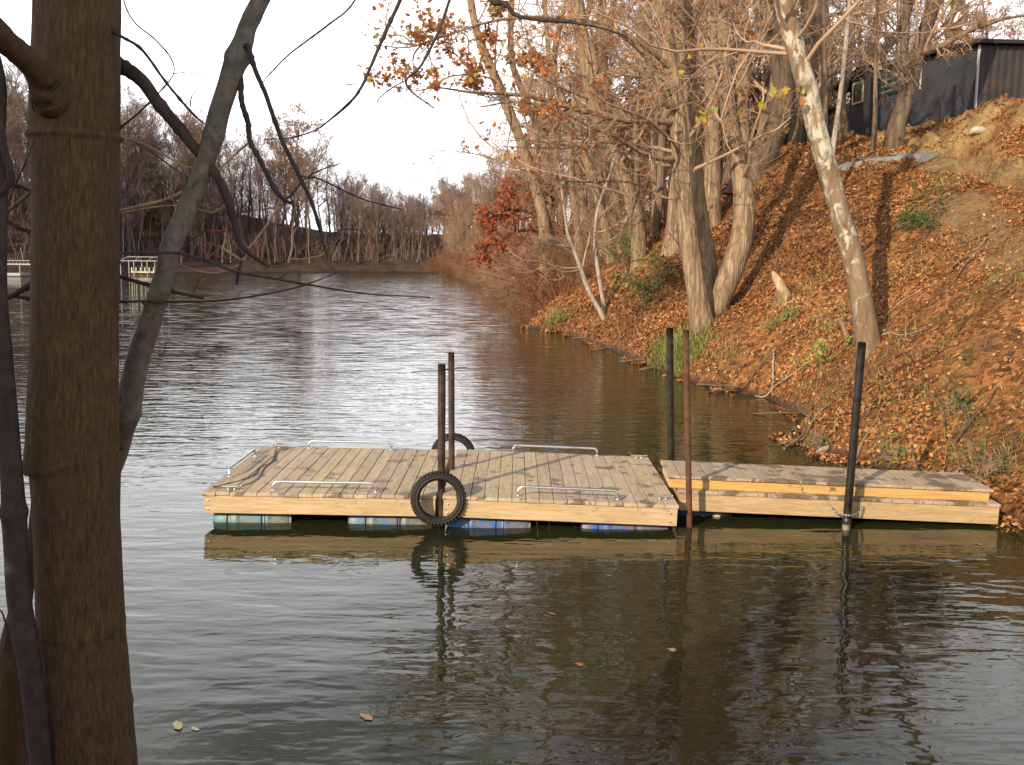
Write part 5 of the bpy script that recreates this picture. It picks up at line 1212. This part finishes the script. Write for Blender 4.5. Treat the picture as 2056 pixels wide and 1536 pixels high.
# ------------------------------------------------------------------ far boat docks
M['white'] = simple('white_paint', (.36, .36, .35), .5, var=.08, scale=2)
def beam(mb, a, b, w): mb.tube([a, b], [w, w], 6)
yd = 100.0
bd = empty('boat_dock', atZ(30, 552, 0), 'white roofed boat dock with a railing at the far left shore', 'boat dock'); bb = bd.location
mb = MB(); x0, x1 = atY(-40, 540, yd)[0], atY(71, 540, yd)[0]; zr = atY(40, 532, yd)[2]
mb.box(x0, x1, yd, yd + 3, zr, zr + .12); mb.build('roof', M['white'], bd, base=bb)
mb = MB(); zz = atY(40, 523, yd)[2]; beam(mb, (x0, yd, zz), (x1, yd, zz), .035)
for x in np.linspace(x0, x1, 16): beam(mb, (x, yd, zr), (x, yd, zz), .02)
mb.build('railing', M['white'], bd, base=bb)
for x in (x0 + .1, (x0 + x1) / 2 - .3, x1 - 1.6, x1 - .08):
    mb = MB(); beam(mb, (x, yd + .1, -.5), (x, yd + .1, zr), .05); mb.build('pillar', M['white'], bd, base=bb)
mb = MB(); mb.box(x0, x1 - 1.3, yd - .5, yd + 2.5, .05, .3); mb.build('deck', M['white'], bd, base=bb)
mb = MB()
for x in (x0 + .6, x1 - 1.9): beam(mb, (x, yd + 1.5, zz), (x - .2, yd + 1.5, zz + 1.3), .02)
mb.build('antenna', M['white'], bd, base=bb)
yl = 112.0
bl = empty('boat_lift', atZ(280, 548, 0), 'open white frame of a boat lift on the far left shore', 'boat lift'); bb = bl.location
x0, x1 = atY(242, 530, yl)[0], atY(322, 530, yl)[0]; ze = atY(280, 524, yl)[2]; zp = atY(280, 516, yl)[2]
for x in np.linspace(x0, x1, 4):
    mb = MB()
    for yy in (yl, yl + 2.4): beam(mb, (x, yy, -.5), (x, yy, ze), .055)
    beam(mb, (x, yl, ze), (x + .35, yl + 1.2, zp), .045); beam(mb, (x + .35, yl + 1.2, zp), (x, yl + 2.4, ze), .045); mb.build('frame', M['white'], bl, base=bb)
mb = MB(); 
for yy, z, o_ in ((yl, ze, 0), (yl + 2.4, ze, 0), (yl + 1.2, zp, .35)): beam(mb, (x0 + o_, yy, z), (x1 + o_, yy, z), .045)
mb.build('rail', M['white'], bl, base=bb)
mb = MB(); mb.box(x0 + 1, x1 - .3, yl + .3, yl + 2, .15, .3); 
for x in np.linspace(x0 + 1.1, x1 - .4, 7): mb.box(x - .05, x + .05, yl + .3, yl + .4, .3, .75)
mb.build('cradle', M['frame'], bl, base=bb)

# ------------------------------------------------------------------ logs, stump, driftwood
def logthing(name, ctl, rads, mat, label, cat, n=30, jag=.12):
    P, R = smooth_path(ctl, rads, n); V, F, uv = tubes(P[None], R[None], 12); c = np.repeat(P, 12, 0)
    V = c + (V - c) * (1 + jag * fbm(V[:, 0] * 9, V[:, 1] * 9, V[:, 2] * 5, 3, 77))[:, None]
    return tag(mk(name, V, [F, [list(range(12))[::-1]], [list(range(len(V) - 12, len(V)))]], mat), label, cat)
Yl = 36.3
logthing('log', [atY(1116, 672, Yl), atY(1128, 655, Yl + .1), atY(1142, 637, Yl + .2), atY(1153, 621, Yl + .3)], [.15, .16, .14, .12], M['bark_tan'], 'short thick log leaning up out of the water at the far undercut bank', 'log')
hs = hit(1572, 606); ys = hs[1]
st_ = empty('stump', hs, 'jagged broken stump with a pale splintered face on the open slope', 'stump')
def sub(name, ctl, rads, mat, jag=.25, n=24):
    P, R = smooth_path(ctl, rads, n); V, F, uv = tubes(P[None], R[None], 14); c = np.repeat(P, 14, 0)
    V = c + (V - c) * (1 + jag * fbm(V[:, 0] * 7, V[:, 1] * 7, V[:, 2] * 3, 3, 78))[:, None]
    mk(name, V, [F, [list(range(14))[::-1]], [list(range(len(V) - 14, len(V)))]], mat, st_, base=hs)
sub('stub', [atY(1572, 622, ys), atY(1572, 603, ys), atY(1573, 585, ys), atY(1574, 574, ys)], [.24, .20, .15, .07], M['bark_tan'])
M['splinter'] = bark('splinter', (.36, .26, .14), (.66, .52, .33), 9, .15, .02)
sub('splinter', [atY(1582, 606, ys - .15), atY(1577, 590, ys - .12), atY(1566, 570, ys - .1), atY(1556, 553, ys - .05), atY(1550, 545, ys)], [.10, .12, .12, .08, .02], M['splinter'], .35)
hd = hit(1660, 905); yd_ = hd[1]
logthing('driftwood', [atY(1636, 916, yd_ - .1), atY(1646, 905, yd_), atY(1662, 900, yd_ + .05), atY(1680, 903, yd_), atY(1692, 915, yd_ - .1), atY(1698, 930, yd_ - .2)], [.02, .035, .045, .05, .055, .05], M['bark_pale'], 'curved bleached driftwood root at the water edge behind the platform', 'driftwood')
logthing('driftwood', [atY(1664, 882, yd_ + .3), atY(1676, 895, yd_ + .2), atY(1688, 912, yd_), atY(1700, 925, yd_ - .1)], [.02, .035, .045, .04], M['bark_pale'], 'straighter grey driftwood stick lying against the curved root', 'driftwood')
hb = hit(1707, 697)
logthing('broken_stem', [hb + (0, 0, -.2), atY(1704, 685, hb[1]), atY(1695, 660, hb[1] + .05), atY(1686, 640, hb[1] + .1)], [.06, .055, .05, .025], M['bark_sycamore'], 'short broken stem leaning left just in front of the sycamore foot', 'stem')
hk = hit(1965, 268)
logthing('rock', [hk + (-.25, 0, .0), hk + (-.12, 0, .08), hk + (.12, 0, .08), hk + (.28, 0, .0)], [.03, .11, .10, .02], simple('pale_rock', (.45, .40, .30), .9, var=.25, scale=6), 'pale rock lying below the shed on the clay bank', 'rock')

# ------------------------------------------------------------------ leaf litter, grass (beyond counting)
rg = np.random.default_rng(200)
def scatter(n, x0, x1, y0, y1, wfun, rng):
    out = []; tot = 0
    while tot < n:
        X = rng.uniform(x0, x1, n); Y = rng.uniform(y0, y1, n); k = rng.random(n) < wfun(X, Y); out.append(np.column_stack([X[k], Y[k]])); tot += k.sum()
    return np.concatenate(out)[:n]
def wl(X, Y):
    d = segdist(X, Y, RIGHT); ok = (~inlake(X, Y)) & (d < 20) & (d > .05) | (inlake(X, Y) & (d < .35) & (fbm(X * 1.3, Y * 1.3, oct=2, seed=66) > .25)); px = X / np.maximum(Y, 1) * F_PX + CX
    ok &= (px < 2250)
    db, zb = bench(Y); u = d - db
    w = np.clip((13.0 / np.maximum(Y, 11)) ** 1.1, .15, 1) * ok
    w = w * (1 - .85 * clay(X, Y, d)) * np.clip(1 - .9 * track(X, Y), .05, 1)
    return w * (.15 + .85 * sstep(-.45, .15, fbm(X * .6, Y * .6, oct=3, seed=63)))
def surf(xy, e=.12):
    z = terrain(xy[:, 0], xy[:, 1]); zx = terrain(xy[:, 0] + e, xy[:, 1]); zy = terrain(xy[:, 0], xy[:, 1] + e)
    n = np.column_stack([-(zx - z) / e, -(zy - z) / e, np.ones(len(z))]); return z, n / np.linalg.norm(n, axis=1, keepdims=True)
xy = scatter(125000, -1, 25, 8.5, 62, wl, rg); z, nn = surf(xy)
z = np.maximum(z, .002); pos = np.column_stack([xy, z + rg.uniform(.005, .045, len(z))]); sz = rg.uniform(.04, .105, len(z)) * np.clip(xy[:, 1] / 22, .85, 2.0)
V, F, c = leaf_geo(pos, sz, rg, LITTER, 'plain', flat=.45, nrm=nn)
c *= np.repeat(1 + .42 * fbm(xy[:, 0] * .5, xy[:, 1] * .5, oct=2, seed=65), 7)[:, None]
tag(mk('fallen_leaves', V, F, M['litter'], col=np.clip(c, 0, 1), smooth=False), kind='stuff')
def blades(name, xy, h, pal, rng, lean=.5, wd=.006):
    n = len(xy); z = terrain(xy[:, 0], xy[:, 1]); b = np.column_stack([xy, z - .02]); d = rng.normal(size=(n, 3)) * lean; d[:, 2] = 1; d /= np.linalg.norm(d, axis=1, keepdims=True)
    s_ = rng.normal(size=(n, 3)); s_[:, 2] = 0; s_ /= np.linalg.norm(s_, axis=1, keepdims=True); hh = h[:, None]; wv_ = wd * (xy[:, 1:2] / 14) ** .7
    m_ = b + d * hh * .55; t = b + d * hh + np.column_stack([d[:, 0], d[:, 1], -.35 * np.ones(n)]) * hh * .4 * rng.random((n, 1))
    V = np.stack([b - s_ * wv_, b + s_ * wv_, m_ - s_ * wv_ * .8, m_ + s_ * wv_ * .8, t], 1).reshape(-1, 3); k = (np.arange(n) * 5)[:, None]
    c = np.array(pal)[rng.integers(0, len(pal), n)] * rng.uniform(.7, 1.25, (n, 1))
    return tag(mk(name, V, [np.concatenate([k, k + 1, k + 3, k + 2], 1), np.concatenate([k + 2, k + 3, k + 4], 1)], M['litter'], col=np.repeat(c, 5, 0), smooth=False), kind='stuff')
STRAW = [(.26, .17, .075), (.23, .13, .055), (.26, .11, .045), (.32, .22, .10), (.18, .10, .045)]
def wg(X, Y):
    d = segdist(X, Y, RIGHT); ok = (~inlake(X, Y)) & (d > .03) & (d < 12)
    return ok * (.5 * np.exp(-d / .8) + .3 * sstep(.05, .45, fbm(X * .5, Y * .5, oct=3, seed=67))) * np.clip(18 / Y, .2, 1)
xy = scatter(15000, -1, 18, 9.5, 60, wg, rg)
blades('dry_grass', xy, rg.uniform(.05, .2, len(xy)) * np.clip(xy[:, 1] / 16, .8, 1.6), STRAW, rg)
def wgg(X, Y):
    d = segdist(X, Y, RIGHT); ok = (~inlake(X, Y)) & (d > .0) & (d < 9)
    g1 = np.exp(-((X - 3.75) / .55) ** 2 - ((Y - 24.2) / 1.0) ** 2) * 2.5
    return ok * (np.clip(g1, 0, 1) + .08 * sstep(.22, .5, fbm(X * .8, Y * .8, oct=3, seed=69)) * (Y < 24) + .25 * np.exp(-((X - 5.3) / .8) ** 2 - ((Y - 12.5) / 1.3) ** 2))
xy = scatter(6000, 1, 16, 9.5, 30, wgg, rg)
blades('green_grass', xy, rg.uniform(.06, .30, len(xy)) * np.where(np.abs(xy[:, 1] - 24.2) < 2.5, 1.5, .75), [(.17, .22, .05), (.24, .27, .07), (.12, .17, .035), (.32, .30, .10)], rg)

# leaves floating on the water
FL = [((357, 1456), .10, (.55, .48, .30), 'round', 'pale yellow oval leaf floating near the bottom left, longer of a close pair'), ((391, 1463), .06, (.60, .52, .38), 'round', 'small pale curled leaf floating beside the longer oval leaf'), ((736, 1440), .10, (.48, .27, .16), 'round', 'pinkish brown curled leaf floating on the grey water below the left dock half'),
      ((1166, 1335), .075, (.36, .13, .05), 'lobed', 'rust orange lobed leaf floating on the dark water below the dock'), ((1349, 1303), .08, (.50, .36, .26), 'lobed', 'pale brown lobed leaf floating on the dark rippled water'), ((1108, 1232), .07, (.33, .15, .06), 'round', 'small orange brown leaf floating just below the dock reflection'),
      ((1668, 1288), .06, (.34, .10, .06), 'round', 'small reddish leaf floating right of the post reflection'), ((1850, 1106), .06, (.45, .33, .2), 'round', 'pale narrow leaf floating below the right end of the walkway'), ((1968, 1093), .07, (.38, .18, .08), 'round', 'brown leaf floating nearest the right bank'), ((1784, 1096), .05, (.36, .16, .07), 'round', 'tiny rusty leaf floating between the post foot and the bank'), ((1222, 1156), .05, (.40, .25, .15), 'round', 'tiny pale leaf floating in the tan reflection of the dock')]
rg = np.random.default_rng(210)
for (p_, s_, colr_, kd, lab) in FL:
    q = atZ(*p_, .004); V, F, c = leaf_geo(q[None], np.array([s_ * 1.25]), rg, [colr_], kd, flat=.99, ck=.18, nrm=np.array([[0, 0, 1.]]))
    tag(mk('floating_leaf', V, F, M['litter'], col=c, smooth=False), lab, 'leaf', 'leaves floating on the lake')

# fallen sticks on the slope and snagged along the water edge
rg = np.random.default_rng(220)
def stick(x, y, ln, r, label, group, mat, wet=False):
    a = rg.uniform(0, 2 * PI); n_ = 7; t = np.linspace(-.5, .5, n_) * ln
    X = x + np.cos(a) * t + np.cumsum(rg.normal(0, ln * .02, n_)); Y = y + np.sin(a) * t + np.cumsum(rg.normal(0, ln * .02, n_))
    Z = np.maximum(terrain(X, Y), 0) + r * .8 + (np.linspace(0, .18, n_) if wet else .015 + .03 * rg.random(n_))
    P, R = smooth_path(np.column_stack([X, Y, Z]), r * np.linspace(1.1, .5, n_), 18); mb = MB(); mb.tube(P, R, 7)
    for k in range(2):
        i = rg.integers(5, 13); d = rg.normal(size=3) * .5 + np.array([np.cos(a), np.sin(a), .25]); d /= np.linalg.norm(d); l_ = ln * rg.uniform(.12, .3)
        mb.tube(np.array([P[i] + d * l_ * f for f in (0, .5, 1)]) + rg.normal(0, .01, (3, 3)), [R[i] * .6, R[i] * .45, R[i] * .25], 5)
    tag(mb.build('fallen_stick', mat, None, True), label, 'stick', group)
sx_ = [hit(rg.uniform(1340, 2040), rg.uniform(420, 880)) for k in range(20)]
for q in sx_: stick(q[0], q[1], rg.uniform(.5, 1.6), rg.uniform(.010, .022), 'dead stick lying in the leaf litter of the slope', 'dead sticks in the leaf litter', M['bark_brown'] if rg.random() < .6 else M['bark_pale'])
for q in along(RIGHT, (-.25, .15), 14, rg, 11, 38): stick(q[0], q[1], rg.uniform(.6, 1.8), rg.uniform(.014, .03), 'dead branch snagged at the water edge of the right bank', 'branches snagged at the water edge', M['bark_brown'], True)
